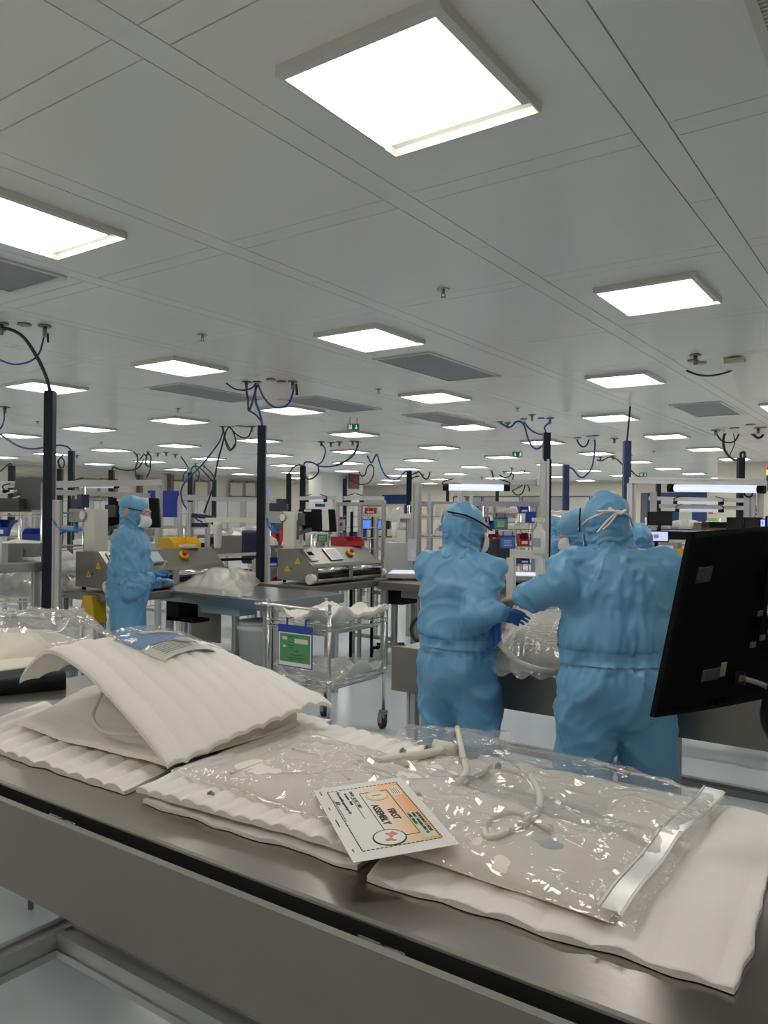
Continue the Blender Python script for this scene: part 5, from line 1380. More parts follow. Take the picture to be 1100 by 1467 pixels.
a, b_ = P(537,739,10.6), P(588,739,10.4); MB().bar(a,b_,0.06,0.06).build('beam', WPAINT, fh2)
c = P(565,745,10.5); MB().lathe((c.x,c.y,c.z-0.24), [(0.028,0),(0.036,0.02),(0.045,0.22)], 14).build('filter_housing', WHITE, fh2)
for px_ in (538, 587): q = P(px_,739,10.5); profile(MB(), (q.x,q.y,0),(q.x,q.y,q.z-0.03),0.06).build('post', ALU, fh2)

# infeed machine right of the left machine (grey hood and dark blue cover)
im = thing('infeed_machine', 'low grey machine with a dark blue end cover, between the two masts at the left', 'machine', None, (0,0,0))
a, b_ = P(285,766,10.4), P(350,790,10.4)
MB().box(((P(285,780,10.4)+P(352,780,10.4))/2)+Vector((0,0.3,0.0)), (0.55,0.6,0.24), Matrix.Rotation(YAW,3,'Z')).build('housing', MACH, im)
MB().box(P(362,783,9.9), (0.24,0.3,0.42), Matrix.Rotation(YAW,3,'Z')).build('end_cover', DARK, im, bevel=0.03)
MB().bar(P(292,797,9.4), P(371,793,9.2), 0.05, 0.035).build('guide_rail', ALU, im)
MB().bar(P(296,803,9.3), P(362,800,9.2), 0.10, 0.03).build('belt', BLACK, im)
for px_ in (300, 365):
    q = P(px_,800,9.6); profile(MB(), (q.x,q.y,0),(q.x,q.y,q.z),0.05).build('leg', ALU, im)

# ---------------- left side: wire rack, mesh fence, bins ----------------
def mesh_panel(mb, o, dx, L_, z0, z1, nx, nz, r=0.003):
    o = Vector(o); dx = Vector(dx).normalized()
    for i in range(nx+1): q = o+dx*(L_*i/nx); mb.tube([(q.x,q.y,z0),(q.x,q.y,z1)], r, 4, cap=False)
    for j in range(nz+1):
        zz = z0+(z1-z0)*j/nz; mb.tube([(o.x,o.y,zz),tuple((o+dx*L_).xy)+(zz,)], r, 4, cap=False)
mf = thing('mesh_rack', 'aluminium frame with wire mesh behind the masked worker', 'rack', None, (0,0,0))
A_, B_ = G(80,703,1.85), G(257,713,1.85); xm = (A_.x+B_.x)/2; ya, yb2 = A_.y, B_.y
profile(MB(), (xm,ya,1.85),(xm,yb2,1.85),0.06).build('top_rail', ALU, mf); profile(MB(), (xm,ya,1.42),(xm,yb2,1.42),0.05).build('rail', ALU, mf)
for y in (ya, ya+0.25, yb2): profile(MB(), (xm,y,0),(xm,y,1.85),0.055).build('post', ALU, mf)
m = MB(); mesh_panel(m, (xm,ya,0), (0,1,0), yb2-ya, 0.35, 1.82, 14, 7, 0.0045); m.build('wire_mesh', CHROME, mf)['kind'] = 'stuff'
for i, (px_, py_, wd, hh_, mm, lb) in enumerate(((234,722,0.42,0.36,BLUE,'blue sheet panel behind the wire mesh, right of the masked worker'),)):
    q = P(px_, py_, 10.6); tag(MB().box(q, (wd,0.03,hh_), Matrix.Rotation(YAW,3,'Z')).build('hanging_board', mm), lb, 'panel')
# white boxes seen through the mesh
for i in range(5):
    q = Vector((P(165,800,11.3).x-0.70+0.35*i, P(165,800,11.3).y, 0)); t = thing('white_carton', 'white carton behind the wire mesh near the masked worker, '+ORD[i], 'box', 'white cartons behind the wire mesh', (q.x, q.y, 0.70), YAW)
    MB().bx((-0.15,-0.12,0.0),(0.15,0.12,0.50)).build('carton', WHITE, t, bevel=0.005); MB().bx((-0.152,-0.122,0.47),(0.152,0.122,0.505)).build('lid', PAPER, t)
tb = P(165,800,11.3); bench_t('rear_bench', 'grey bench carrying the white cartons behind the mesh', tb.x-0.9, tb.x+0.9, tb.y-0.35, tb.y+0.35, z=0.70, m_=ALU_D)
# left wire shelving with sheets
def wire_shelf(name, label, c, w_, d_, h_, levels, rz=0, group=None, m_=CHROME, r=0.012, wires=10, cat='shelf'):
    t = thing(name, label, cat, group, c, rz)
    for x in (-w_/2, w_/2):
        for y in (-d_/2, d_/2): MB().cyl((x,y,0),(x,y,h_),r,8).build('post', m_, t)
    for z in levels:
        m = MB()
        for (xa_, ya_), (xb__, yb__) in (((-w_/2,-d_/2),(w_/2,-d_/2)),((w_/2,-d_/2),(w_/2,d_/2)),((w_/2,d_/2),(-w_/2,d_/2)),((-w_/2,d_/2),(-w_/2,-d_/2))):
            m.bar((xa_,ya_,z),(xb__,yb__,z),0.012); m.bar((xa_,ya_,z-0.03),(xb__,yb__,z-0.03),0.006)
        for i in range(1, wires): yy = -d_/2+d_*i/wires; m.bar((-w_/2,yy,z),(w_/2,yy,z),0.005)
        m.build('shelf', m_, t)
    return t
def sheet_pile(c, w_, d_, h_, label, m_, rz=0, name='foam_pile', cat='foam sheet', seed=1.0, droop=0.1):
    def fn(s_, t_):
        x, y = (s_-0.5)*w_, (t_-0.5)*d_
        dr = -droop*max(0, s_-0.55)**1.3*2
        return Vector((x, y, h_ + dr + 0.02*noise.noise((x*4, y*4, seed))))
    o = MB().grid(fn, 24, 16, thick=h_*0.9).build(name, m_); o.location = c; o.rotation_euler.z = rz; tag(o, label, cat); return o
qs = P(42, 900, 6.9); 
ws_ = wire_shelf('wire_shelf', 'tall wire shelf holding white sheets and bags at the left edge', (qs.x, qs.y, 0), 0.60, 0.9, 1.85, (0.45, 0.90, 1.30, 1.60), YAW, r=0.016)
for z_, sd, lb, mm in ((1.31,1.0,'white sheet on the shelf below the tablet, left',FOAM),(0.455,3.0,'white sheet hanging off the lowest level of the left wire shelf',FOAM)):
    sheet_pile((qs.x, qs.y, z_), 0.66, 0.8, 0.03, lb, mm, YAW, seed=sd, droop=0.35)
o, _ = bag('clear_bag', 'wrinkled pale bag on the middle level of the left wire shelf', [Vector((qs.x,qs.y,0))+Matrix.Rotation(YAW,3,'Z')@Vector(v) for v in ((-.3,-.4,0),(.36,-.4,0),(.36,.3,0),(-.3,.3,0))], 0.905, 0.18, MILKY, 4.1, 50, 40, 0.04, fr=7)
tb_ = thing('tablet', 'dark tablet and box on the top level of the left wire shelf', 'device', None, (qs.x, qs.y-0.1, 1.602), YAW)
MB().box((0.08,0,0.16),(0.26,0.02,0.28), Matrix.Rotation(-0.2,3,'X')).build('screen_back', mat('slate',(0.03,0.035,0.035),0.4), tb_); MB().bx((-0.22,-0.15,0),(0.06,0.1,0.12)).build('box_body', mat('slate2',(0.05,0.055,0.06),0.4), tb_); MB().bar((-0.2,-0.1,0.12),(0.0,-0.05,0.19),0.014).bar((-0.2,-0.1,0.06),(0.05,-0.1,0.14),0.012).build('arm', CHROME, tb_)
# spray bottle
def spray(c, label, k=1.0):
    t = thing('spray_bottle', label, 'bottle', 'white spray bottles', c)
    MB().lathe((0,0,0), [(0.038*k,0),(0.042*k,0.01),(0.042*k,0.15*k),(0.016*k,0.19*k),(0.016*k,0.21*k)], 16).build('bottle', WHITE, t)
    MB().bar((-0.05*k,0,0.235*k),(0.035*k,0,0.235*k),0.026*k).bar((-0.025*k,0,0.225*k),(-0.045*k,0,0.18*k),0.008*k).cyl((0,0,0.205*k),(0,0,0.23*k),0.016*k,10).build('trigger', WHITE, t)
    MB().bx((-0.03*k,-0.043*k,0.05*k),(0.03*k,-0.041*k,0.11*k)).build('label_patch', mat('label_grey',(0.4,0.42,0.45),0.5), t)
q = P(11, 806, 5.9); sb = bench_t('side_bench', 'dark grey bench at the left edge carrying a spray bottle', q.x-1.0, q.x+0.12, q.y-0.6, q.y+0.25, z=q.z, m_=ALU_D)
spray((q.x, q.y-0.1, q.z), 'white spray bottle on the grey bench at the left edge', 1.15)
kb = MB(); kb.box((q.x-0.12,q.y+0.1,q.z+0.07),(0.10,0.12,0.14)); t = kb.build('drawer_box', ALU_D); tag(t, 'grey drawer box beside the spray bottle at the left', 'box')
open_bin('storage_bin', P(34,797,6.2), (0.26,0.20,0.10), mat('grey_bin',(0.2,0.21,0.22),0.4), 'grey open bin behind the spray bottle at the left', None, None, YAW)
open_bin('storage_bin', P(61,775,7.6), (0.30,0.25,0.12), BLUE, 'dark blue bin behind the tall left mast', None, None, YAW)
# clear waste bin with liner
q = P(62, 885, 4.5)
cb = thing('clear_bin', 'clear plastic bin with a crumpled liner, left of the masked worker', 'bin', None, (q.x, q.y, 0), YAW-0.15)
def binwall(s_, t_):
    a_ = 2*PI*s_; r_ = 1/max(abs(math.cos(a_)), abs(math.sin(a_)))**0.85; zz = 0.45+0.57*t_
    return Vector((math.cos(a_)*r_*(0.135+0.03*t_), math.sin(a_)*r_*(0.11+0.03*t_), zz))
MB().grid(binwall, 48, 10).build('bin_body', CLEARB, cb)
def liner(s_, t_):
    a_ = 2*PI*s_; r_ = 1/max(abs(math.cos(a_)), abs(math.sin(a_)))**0.85
    w2 = noise.noise((math.cos(a_)*2, math.sin(a_)*2, t_*2+7))
    if t_ < 0.6: return Vector((math.cos(a_)*r_*(0.06+0.22*t_+0.02*w2), math.sin(a_)*r_*(0.05+0.19*t_+0.02*w2), 0.62+0.42*t_/0.6+0.05*w2))
    return Vector((math.cos(a_)*r_*(0.185+0.02*w2), math.sin(a_)*r_*(0.158+0.02*w2), 1.04-(t_-0.6)*0.25+0.03*w2))
MB().grid(liner, 60, 16).build('liner', MILKY if False else CLEARB, cb)
m = MB(); m.tube([Vector((math.cos(2*PI*i/32)/max(abs(math.cos(2*PI*i/32)),abs(math.sin(2*PI*i/32)))**0.85*0.178, math.sin(2*PI*i/32)/max(abs(math.cos(2*PI*i/32)),abs(math.sin(2*PI*i/32)))**0.85*0.150, 1.02)) for i in range(33)],0.008,6); m.build('rim', mat('clear_rim',(0.55,0.57,0.58),0.25,transm=0.4), cb)
for x in (-0.12, 0.12):
    for y in (-0.10, 0.10): MB().cyl((x,y,0),(x,y,0.46),0.012,8).build('leg', ALU, cb)
MB().bx((-0.13,-0.11,0.44),(0.13,0.11,0.452)).build('base_plate', ALU_D, cb)
yb3 = P(125, 872, 6.7); t = tag(MB().prism([(yb3.x-0.13,yb3.y,yb3.z-0.09),(yb3.x+0.11,yb3.y,yb3.z-0.11),(yb3.x+0.06,yb3.y,yb3.z+0.11),(yb3.x-0.06,yb3.y,yb3.z+0.11)],(0.0,0.12,0)).build('yellow_bag', YELLOW), 'yellow bag hanging on the wire mesh under the left machine', 'bag')

# left side table with product bag
sx = -3.38
st = bench_t('side_table', 'steel table at the left edge with a cream pouch and clear bag', -4.7, sx, 1.0, 2.32, z=0.90, th=0.06, m_=STEEL)
cbp = thing('product_bag', 'cream pouch in a clear bag on the left side table, behind the foam wrap', 'plastic bag')
def pch(s_, t_):
    p = bil(G(-80,960,.9),G(70,946,.9),G(122,930,.9),G(-40,915,.9),s_,t_); e = min(s_,1-s_,t_,1-t_)
    return Vector((p.x,p.y,0.905+0.10*min(1,e*4)**0.6+0.012*noise.noise((s_*5,t_*4,1))))
MB().grid(pch, 50, 30).build('pouch', mat('pouch_beige',(0.66,0.62,0.53),0.5,0,8,0.05,(18,0.4)), cbp)
def flm(s_, t_):
    p = bil(G(-60,950,.9),G(172,922,.95),G(150,905,.98),G(-20,905,.9),s_,t_); e = min(s_*2,1-s_,t_*1.2,1-t_)
    return Vector((p.x,p.y,p.z+0.01+0.17*min(1,e*2.6)**0.8*(0.85+0.5*noise.noise((s_*3,t_*3,5)))+0.03*(0.5-abs(noise.noise((s_*6,t_*5,2)))*2)*min(1,e*8)))
MB().grid(flm, 80, 50).build('bag_film', CLEAR, cbp)
sheet = MB(); sheet.grid(lambda s_, t_: (lambda p: Vector((p.x,p.y,0.902+0.02*min(1,8*min(s_,1-s_,t_,1-t_)))))(bil(G(-80,972,.9),G(85,950,.9),G(118,938,.9),G(-60,930,.9),s_,t_)), 30, 20, thick=0.004)
tag(sheet.build('foam_sheet', FOAMC), 'cream cloth sheet under the pouch on the left side table', 'cloth')
rb = thing('roller_bar', 'thick black roller bar in front of the left side table', 'roller', None, (0,0,0))
MB().cyl(P(-60,996,2.95), P(92,975,3.15), 0.042, 24).build('roller', BLACK, rb)
for px_ in (46, 57): MB().bar(P(px_,985,3.1), P(px_+3,1025-(12 if px_==57 else 0),3.1), 0.022, 0.03).build('bracket', BLACK, rb)
MB().bar(P(-50,1012,3.16), P(100,990,3.4), 0.04).build('support_rail', STEEL_D, rb)
profile(MB(), P(-50,1030,3.1), P(60,1040,2.95), 0.05).build('support_rail', ALU, rb)
q_ = P(95,990,3.4); profile(MB(), (q_.x,q_.y,0),(q_.x,q_.y,q_.z),0.05).build('leg', ALU, rb); q_ = P(-50,1030,3.1); profile(MB(), (q_.x,q_.y,0),(q_.x,q_.y,q_.z),0.05).build('leg', ALU, rb)
qd = [P(0,1030,3.3), P(95,1015,3.3), P(95,1000,3.7), P(10,1010,3.7)]
wsf = wire_shelf('low_shelf', 'low steel shelf with crumpled film under the roller bar, left', (P(50,1000,3.6).x, P(50,1000,3.6).y, 0), 0.8, 0.5, 0.62, (0.25,0.60), 0)
c = P(50,1000,3.6)
bag('clear_bag', 'crumpled clear film on the low shelf under the roller bar', (Vector((c.x-.38,c.y-.22,0)),Vector((c.x+.38,c.y-.22,0)),Vector((c.x+.38,c.y+.22,0)),Vector((c.x-.38,c.y+.22,0))), 0.605, 0.09, CLEARB, 7.7, 50, 40, 0.04, fr=9)
# ======================= GANTRIES, TUBE LAMPS =======================
def tube_lamp(a, b_, label, r=0.035, group=None, rail=True):
    t = thing('tube_lamp', label, 'lamp', group, (0,0,0)); a, b_ = Vector(a), Vector(b_); d = (b_-a).normalized()
    MB().cyl(a+d*0.06, b_-d*0.06, r, 16).build('tube', TUBEL if r > 0.034 else TUBEF, t)
    for e_, s_ in ((a,1),(b_,-1)): MB().cyl(e_, e_+d*0.07*s_, r*1.12, 16).build('end_cap', BLACK, t)
    for e_, s_ in ((a,1),(b_,-1)): MB().tube(smooth([e_+d*0.03*s_, e_+d*0.0*s_+Vector((0,0,0.06)), e_+d*0.12*s_+Vector((0,0,0.10))],5), 0.007, 6).build('clip', BLACK, t)
    return t
PALE = mat('pale_aluminium', (0.62,0.63,0.65), 0.35, 0.4)
def rail_thing(a, b_, label, w_=0.06, posts=(), m_=ALU, name='overhead_rail', group=None):
    t = thing(name, label, 'rail', group, (0,0,0)); a, b_ = Vector(a), Vector(b_)
    profile(MB(), a, b_, w_).build('beam', m_, t)
    for k in posts:
        q = a+(b_-a)*k; profile(MB(), (q.x,q.y,0),(q.x,q.y,q.z-w_/2),w_*0.9).build('post', m_, t)
    return t
rail_thing(P(660,691,9.2), P(783,691,9.15), 'overhead rail fixed to the white post, above the tube lamp in the centre', 0.055, (0.0,), PALE)
tube_lamp(P(634,698,9.15), P(730,699,9.1), 'glowing tube lamp above the turned worker, centre', 0.036)
q = P(775,690,9.15); tag(MB().box(q, (0.12,0.10,0.10), Matrix.Rotation(YAW,3,'Z')).build('rail_clamp', PALE, bevel=0.01), 'grey clamp joining the overhead rail to the white post', 'clamp')
rail_thing(P(903,688,8.6), P(1180,692,7.2), 'long overhead rail crossing the right side above the tube lamp', 0.065, (0.0,), PALE)
tube_lamp(P(957,699,8.3), P(1096,701,7.65), 'long glowing tube lamp at the right, above the big monitor', 0.038)
rail_thing(P(930,714,12.5), P(1072,717,11.5), 'upper of two distant rails behind the right tube lamp', 0.06, (), PALE)
rail_thing(P(945,725,12.6), P(1068,728,11.6), 'lower of two distant rails behind the right tube lamp', 0.06, (), PALE)
tube_lamp(P(965,720,12.2), P(1036,721,11.6), 'upper distant tube lamp at the right', 0.022, 'distant tube lamps')
tube_lamp(P(968,731,12.2), P(1036,732,11.6), 'lower distant tube lamp at the right', 0.022, 'distant tube lamps')
for px_, lb in ((936,'aluminium post left of the distant right-hand rails'), (1070,'aluminium post just right of the right dark mast'), (1078,'second aluminium post right of the right dark mast'), (1089,'aluminium post nearest the right edge')):
    q = P(px_, 705, 11.0); tag(profile(MB(), (q.x,q.y,0),(q.x,q.y,q.z),0.075).build('gantry_post', ALU), lb, 'post')
t = thing('cable_ring', 'black ring of coiled cable on the right gantry', 'cable', None, (0,0,0))
c = P(1072,706,10.8); MB().tube([c+Vector((math.cos(2*PI*i/20)*0.058*CY, math.cos(2*PI*i/20)*0.058*SY, math.sin(2*PI*i/20)*0.058)) for i in range(21)],0.012,8).build('coil', BLACK, t); MB().bar(P(1060,704,10.9), P(1100,704,10.9),0.04).build('hanger', PALE, t)
# left gantry rails
rail_thing(P(-20,694,9.0), P(78,694,8.2), 'overhead rail at the left edge, left of the tallest mast', 0.07, (0.75,), ALU)
rail_thing(P(80,694,8.2), P(228,691,10.0), 'overhead rail running right from the tallest mast at the left', 0.07, (1.0,), ALU)
tube_lamp(P(104,697,8.9), P(170,697,9.3), 'thin glowing lamp under the left overhead rail', 0.018)
tube_lamp(P(4,704,8.6), P(58,704,8.9), 'thin glowing lamp at the left edge', 0.016)
rail_thing(P(255,714,10.2), P(384,716,10.6), 'pale rail over the filter housing, left of the central mast', 0.05, (0.02,1.0), PALE)
rail_thing(P(430,714,12.6), P(480,713,13.0), 'pale rail behind the black machine display', 0.06, (0.98,), PALE)
rail_thing(P(492,714,11.5), P(550,714,11.6), 'pale rail above the wire frame in the centre', 0.06, (0.99,), PALE)
tube_lamp(P(436,717,12.65), P(468,717,12.85), 'short tube lamp behind the black machine display', 0.022, 'distant tube lamps')
tube_lamp(P(496,717,11.5), P(521,717,11.55), 'short tube lamp above the wire frame, centre', 0.022, 'distant tube lamps')
rail_thing(P(588,722,13.5), P(775,722,13.5), 'lilac-grey rail crossing behind the head of the turned worker', 0.085, (0.15,0.55,0.95), mat('lilac_grey',(0.33,0.32,0.42),0.4))
for px_, lb in ((597, 'thick aluminium post beside the dark mast, left of the turned worker'), (615, 'thin post left of the head of the turned worker'), (675, 'thin white post above the head of the turned worker')):
    q = P(px_, 693 if px_ == 597 else 708, 9.6); tag(profile(MB(), (q.x,q.y,0),(q.x,q.y,q.z),0.09 if px_ == 597 else 0.03).build('gantry_post', ALU if px_ == 597 else PALE), lb, 'post')
so = thing('socket_box', 'white socket strip on the thick post, left of the turned worker', 'socket', None, P(590,788,9.3), YAW)
MB().box((0,0,0),(0.10,0.06,0.26)).build('socket_body', PALE, so, bevel=0.004)
for i in range(3):
    MB().box((0.01,-0.032,-0.02-0.045*i),(0.035,0.006,0.03)).build('outlet', WHITE, so)
# signal tower
sg_ = thing('signal_tower', 'red and amber signal beacon at the right edge', 'beacon', None, P(1103,700,6.8))
for i, (mm, nm) in enumerate(((mat('beacon_blue',(0.03,0.03,0.12),0.4),'blue_lens'),(mat('beacon_amber',(1.0,0.42,0.03),0.4,emit=1.6),'amber_lens'),(mat('beacon_red',(0.7,0.03,0.01),0.4,emit=0.6),'red_lens'))):
    MB().cyl((0,0,0.07+0.048*i),(0,0,0.115+0.048*i),0.032,18).build(nm, mm, sg_)
MB().cyl((0,0,-0.02),(0,0,0.07),0.022,12).build('stem', BLACK, sg_)

# ======================= RIGHT-HAND DESK =======================
def screen(px0, py0, px1, py1, Y, label, m_=None, group=None, stand=True, zt=None):
    a, b_ = P(px0,py0,Y), P(px1,py1,Y); w_ = (Vector((b_.x,b_.y,0))-Vector((a.x,a.y,0))).length; h_ = a.z-b_.z
    t = thing('monitor', label, 'monitor', group, ((a.x+b_.x)/2,(a.y+b_.y)/2,b_.z), YAW)
    MB().bx((-w_/2,0,0),(w_/2,0.03,h_)).build('bezel', BLACK, t, bevel=0.004)
    MB().bx((-w_/2+0.012,-0.002,0.014),(w_/2-0.012,0.0,h_-0.012)).build('screen', m_ or mat('off_screen',(0.015,0.017,0.02),0.25), t)
    if m_ is not None: MB().bx((-w_*0.14,-0.004,h_*0.35),(w_*0.06,-0.002,h_*0.68)).build('picture', mat('screen_pic',(0.25,0.27,0.34),0.4,emit=0.25), t)
    if stand:
        MB().cyl((0,0.02,-0.10),(0,0.02,0.02),0.02,10).build('stand', BLACK, t); MB().bx((-0.10,-0.06,-0.12),(0.10,0.10,-0.105)).build('stand_base', BLACK, t)
    return t
screen(928,733,963,753,9.3,'black desk monitor above the lit screen, right of the nearest worker', None)
screen(924,760,958,777,8.2,'small screen showing a pale picture, right of the nearest worker', SCREENW)
screen(1042,741,1064,759,9.0,'black monitor left of the right dark mast', None); screen(1066,741,1092,759,9.2,'black monitor behind the clamp, right of the right dark mast', None)
screen(1088,743,1097,756,8.6,'small pale blue screen near the right edge', SCREENW, stand=False); screen(1098,739,1112,757,8.4,'blue screen cut by the right edge', SCREEN, stand=False)
screen(519,744,547,759,11.3,'bright blue screen in the wire frame, centre', SCREEN)
screen(547,746,558,758,11.4,'dark screen right of the bright blue one', None)
# desk
d0 = P(955,800,8.2)
dk = bench_t('desk', 'white desk with screens and yellow bins, right of the nearest worker', d0.x-0.7, d0.x+0.9, d0.y-0.3, d0.y+0.7, z=d0.z, m_=WHITE, th=0.04)
MB().bx((d0.x-0.3,d0.y+0.15,1.36),(d0.x+0.6,d0.y+0.55,1.385)).build('upper_shelf', CREAM, dk); MB().bx((d0.x-0.28,d0.y+0.2,1.385),(d0.x+0.5,d0.y+0.5,1.47)).build('black_unit', BLACK, dk)
for x in (d0.x-0.28, d0.x+0.57): MB().bx((x,d0.y+0.3,d0.z),(x+0.03,d0.y+0.34,1.36)).build('shelf_support', PALE, dk)
open_bin('storage_bin', (d0.x-0.05, d0.y+0.1, d0.z+0.002), (0.11,0.2,0.10), YELLOW, 'left yellow bin on the white desk, right of the nearest worker', None, None, 0.4)
open_bin('storage_bin', (d0.x+0.10, d0.y+0.02, d0.z+0.002), (0.14,0.2,0.10), YELLOW, 'right yellow bin on the white desk, right of the nearest worker', None, None, 0.4)
kb_ = MB(); kb_.prism([(d0.x-0.55,d0.y-0.1,d0.z+0.002),(d0.x-0.2,d0.y-0.25,d0.z+0.002),(d0.x-0.25,d0.y-0.2,d0.z+0.14),(d0.x-0.5,d0.y-0.02,d0.z+0.16)],(0.02,0.05,0)); tag(kb_.build('laptop', BLACK), 'black laptop lid on the white desk beside the shoulder of the nearest worker', 'laptop')
wp = P(975,835,6.5); wq = MB()
wq.grid(lambda s_, t_: bil(P(958,812,6.8),P(995,850,5.2),P(1000,818,5.4),P(985,808,6.9),s_,t_)+Vector((0,0,0.015*noise.noise((s_*4,t_*3,2)))), 16, 10, thick=0.004)
tag(wq.build('white_sheet', mat('sheet_white',(0.75,0.77,0.82),0.4)), 'white plastic sheet between the nearest worker and the big monitor', 'sheet')
tsb = bench_t('sheet_table', 'steel table under the white plastic sheet, right', P(985,850,5.6).x-0.5, P(985,850,5.6).x+1.6, P(985,850,5.6).y-0.4, P(985,850,5.6).y+0.7, z=1.0, m_=STEEL_D)
# far right wall cabinets
q = P(1035,752,12.5); tag(MB().box(q,(0.55,0.3,0.09),Matrix.Rotation(YAW,3,'Z')).build('rack_unit', BLACK), 'low black rack unit in front of the far wall at the right', 'equipment')
q = P(1018,754,13); tag(MB().box(q,(0.45,0.3,0.12),Matrix.Rotation(YAW,3,'Z')).build('wooden_tray', mat('tray_brown',(0.16,0.09,0.05),0.5)), 'brown tray with yellow strip near the far wall, right', 'tray')
tag(MB().box(P(1016,753,12.8),(0.16,0.02,0.04),Matrix.Rotation(YAW,3,'Z')).build('yellow_strip', YELLOW), 'small yellow strip on the brown tray at the right', 'strip')

# ======================= LIGHT TABLE AND THINGS BETWEEN THE WORKERS =======================
q = P(668,821,8.7)
lt = thing('light_table', 'light table with glowing white top behind the turned worker', 'table', None, (q.x,q.y,0), YAW-0.10)
MB().bx((-0.87,-0.20,q.z-0.055),(0.87,0.34,q.z-0.008)).build('frame', ALU, lt); MB().bx((-0.85,-0.18,q.z-0.008),(0.85,0.32,q.z)).build('light_panel', mat('light_panel',(0.80,0.84,1.0),0.4,emit=0.42), lt)
MB().bx((0.0,-0.22,q.z-0.20),(0.76,0.25,q.z-0.058)).build('drawer_unit', STEEL_D, lt)
for i in range(3): MB().bx((0.45,-0.225,q.z-0.10-0.035*i),(0.62,-0.22,q.z-0.075-0.035*i)).build('slot', BLACK, lt)
for x in (-0.42,0.72):
    for y in (-0.22,0.28): profile(MB(), (x,y,0),(x,y,q.z-0.057),0.05).build('leg', ALU, lt)
MB().bx((0.12,-0.25,q.z-0.40),(0.62,-0.23,q.z-0.18)).build('open_case', CREAM, lt); MB().bx((0.16,-0.255,q.z-0.37),(0.58,-0.25,q.z-0.21)).build('case_opening', BLACK, lt)
# chairs
def chair(px_, py_, Y, label, m_, rz):
    c = P(px_,py_,Y); t = thing('desk_chair', label, 'chair', None, (c.x,c.y,0), rz)
    z = c.z
    def bk(s_, t_): return Vector(((s_-0.5)*(0.42-0.08*t_), 0.05*math.cos((s_-0.5)*3)+0.08*t_, z-0.22+0.44*t_))
    MB().grid(bk, 14, 12, thick=lambda a_, b_: Vector((0,0.025,0))).build('backrest', m_, t, bevel=0.005)
    MB().box((0,-0.2,z-0.34),(0.44,0.42,0.05)).build('seat', m_, t, bevel=0.02)
    MB().bar((0,0.07,z-0.15),(0,0.0,z-0.36),0.05,0.02).build('back_bar', BLACK, t)
    MB().cyl((0,-0.2,0.1),(0,-0.2,z-0.36),0.025,12).build('column', CHROME, t)
    m = MB()
    for i in range(5): a_ = 2*PI*i/5; m.bar((0,-0.2,0.1),(0.26*math.cos(a_),-0.2+0.26*math.sin(a_),0.07),0.035,0.03); m.cyl((0.26*math.cos(a_)-0.012,-0.2+0.26*math.sin(a_),0.03),(0.26*math.cos(a_)+0.012,-0.2+0.26*math.sin(a_),0.03),0.028,12)
    m.build('star_base', BLACK, t); return t
chair(716,797,10.0,'black chair back behind the light table', mat('chair_black',(0.015,0.015,0.016),0.5), YAW+0.5)
chair(568,804,9.4,'pale grey chair back left of the thick aluminium post', mat('chair_grey',(0.48,0.50,0.50),0.5), YAW-0.2)
spray(P(772,794,8.0), 'white spray bottle on a ledge beside the tall white post', 1.5)
lg_ = rail_thing(P(730,793,8.05), P(776,795,8.0), 'white padded ledge beside the black chair, centre right', 0.08, (0.05,0.95), WHITE, 'ledge')
# shelves with goods around the room
LVN = ['lowest', 'second', 'third', 'fourth', 'top']
POSN = ['left', 'middle', 'right', 'far right']
def goods(shelf_t, w_, d_, levels, rz, loc, mats, labels, n=(2,3), hmax=0.24, group=None, style='mix'):
    rot = Matrix.Rotation(rz, 3, 'Z')
    for li, z in enumerate(levels):
        k = random.randint(*n); x = -w_/2+0.03
        for i in range(k):
            bw = (w_-0.08)/k*random.uniform(0.75,0.95); h_ = hmax*random.uniform(0.5,1.0)
            c = Vector(loc)+rot@Vector((x+bw/2, random.uniform(-0.04,0.04), 0)); m_, nm = random.choice(mats)
            lab = '%s, %s on %s level, ' % (nm, POSN[i], LVN[li]) + labels
            if nm == 'clear bag':
                A = [c+rot@Vector(v) for v in ((-bw/2,-d_*0.42,0),(bw/2,-d_*0.42,0),(bw/2,d_*0.42,0),(-bw/2,d_*0.42,0))]
                o, _ = bag('clear_bag', lab, A, z+0.008, h_*0.7, MILKY, random.random()*20, 26, 18, 0.04, fr=7, group=group)
            elif nm == 'folded cloth':
                o = sheet_pile((c.x,c.y,z+0.008), bw, d_*0.85, h_*0.35, lab, m_, rz, 'folded_cloth', 'cloth', random.random()*9, 0.05); o['group'] = group
            else:
                open_bin('storage_bin', (c.x,c.y,z+0.008), (bw,d_*0.8,h_*0.8), m_, lab, group, PAPER if random.random()<0.6 else None, rz)
            x += (w_-0.06)/k
bpy.context.view_layer.update()
OCC = []
def fp(o):
    xs, ys, zs = [], [], []
    st_ = [o]
    while st_:
        c_ = st_.pop(); st_ += list(c_.children)
        if c_.type == 'MESH' and len(c_.data.vertices):
            for k_ in c_.bound_box: v_ = c_.matrix_world @ Vector(k_); xs.append(v_.x); ys.append(v_.y); zs.append(v_.z)
    return (min(xs), max(xs), min(ys), max(ys), min(zs)) if xs else None
for o in list(COL.objects):
    if o.parent is None and o.get('kind') != 'structure' and 'label' in o:
        f_ = fp(o)
        if f_ and f_[4] < 1.2 and (f_[1]-f_[0]) < 5 and o.name.split('.')[0] not in ('floor_rail','ceiling_cables','workbench'): OCC.append(f_)
bl = bpy.data.objects['wall_block']; OCC.append(fp(bl)); OCC.append(fp(bpy.data.objects['wall_pillar']))
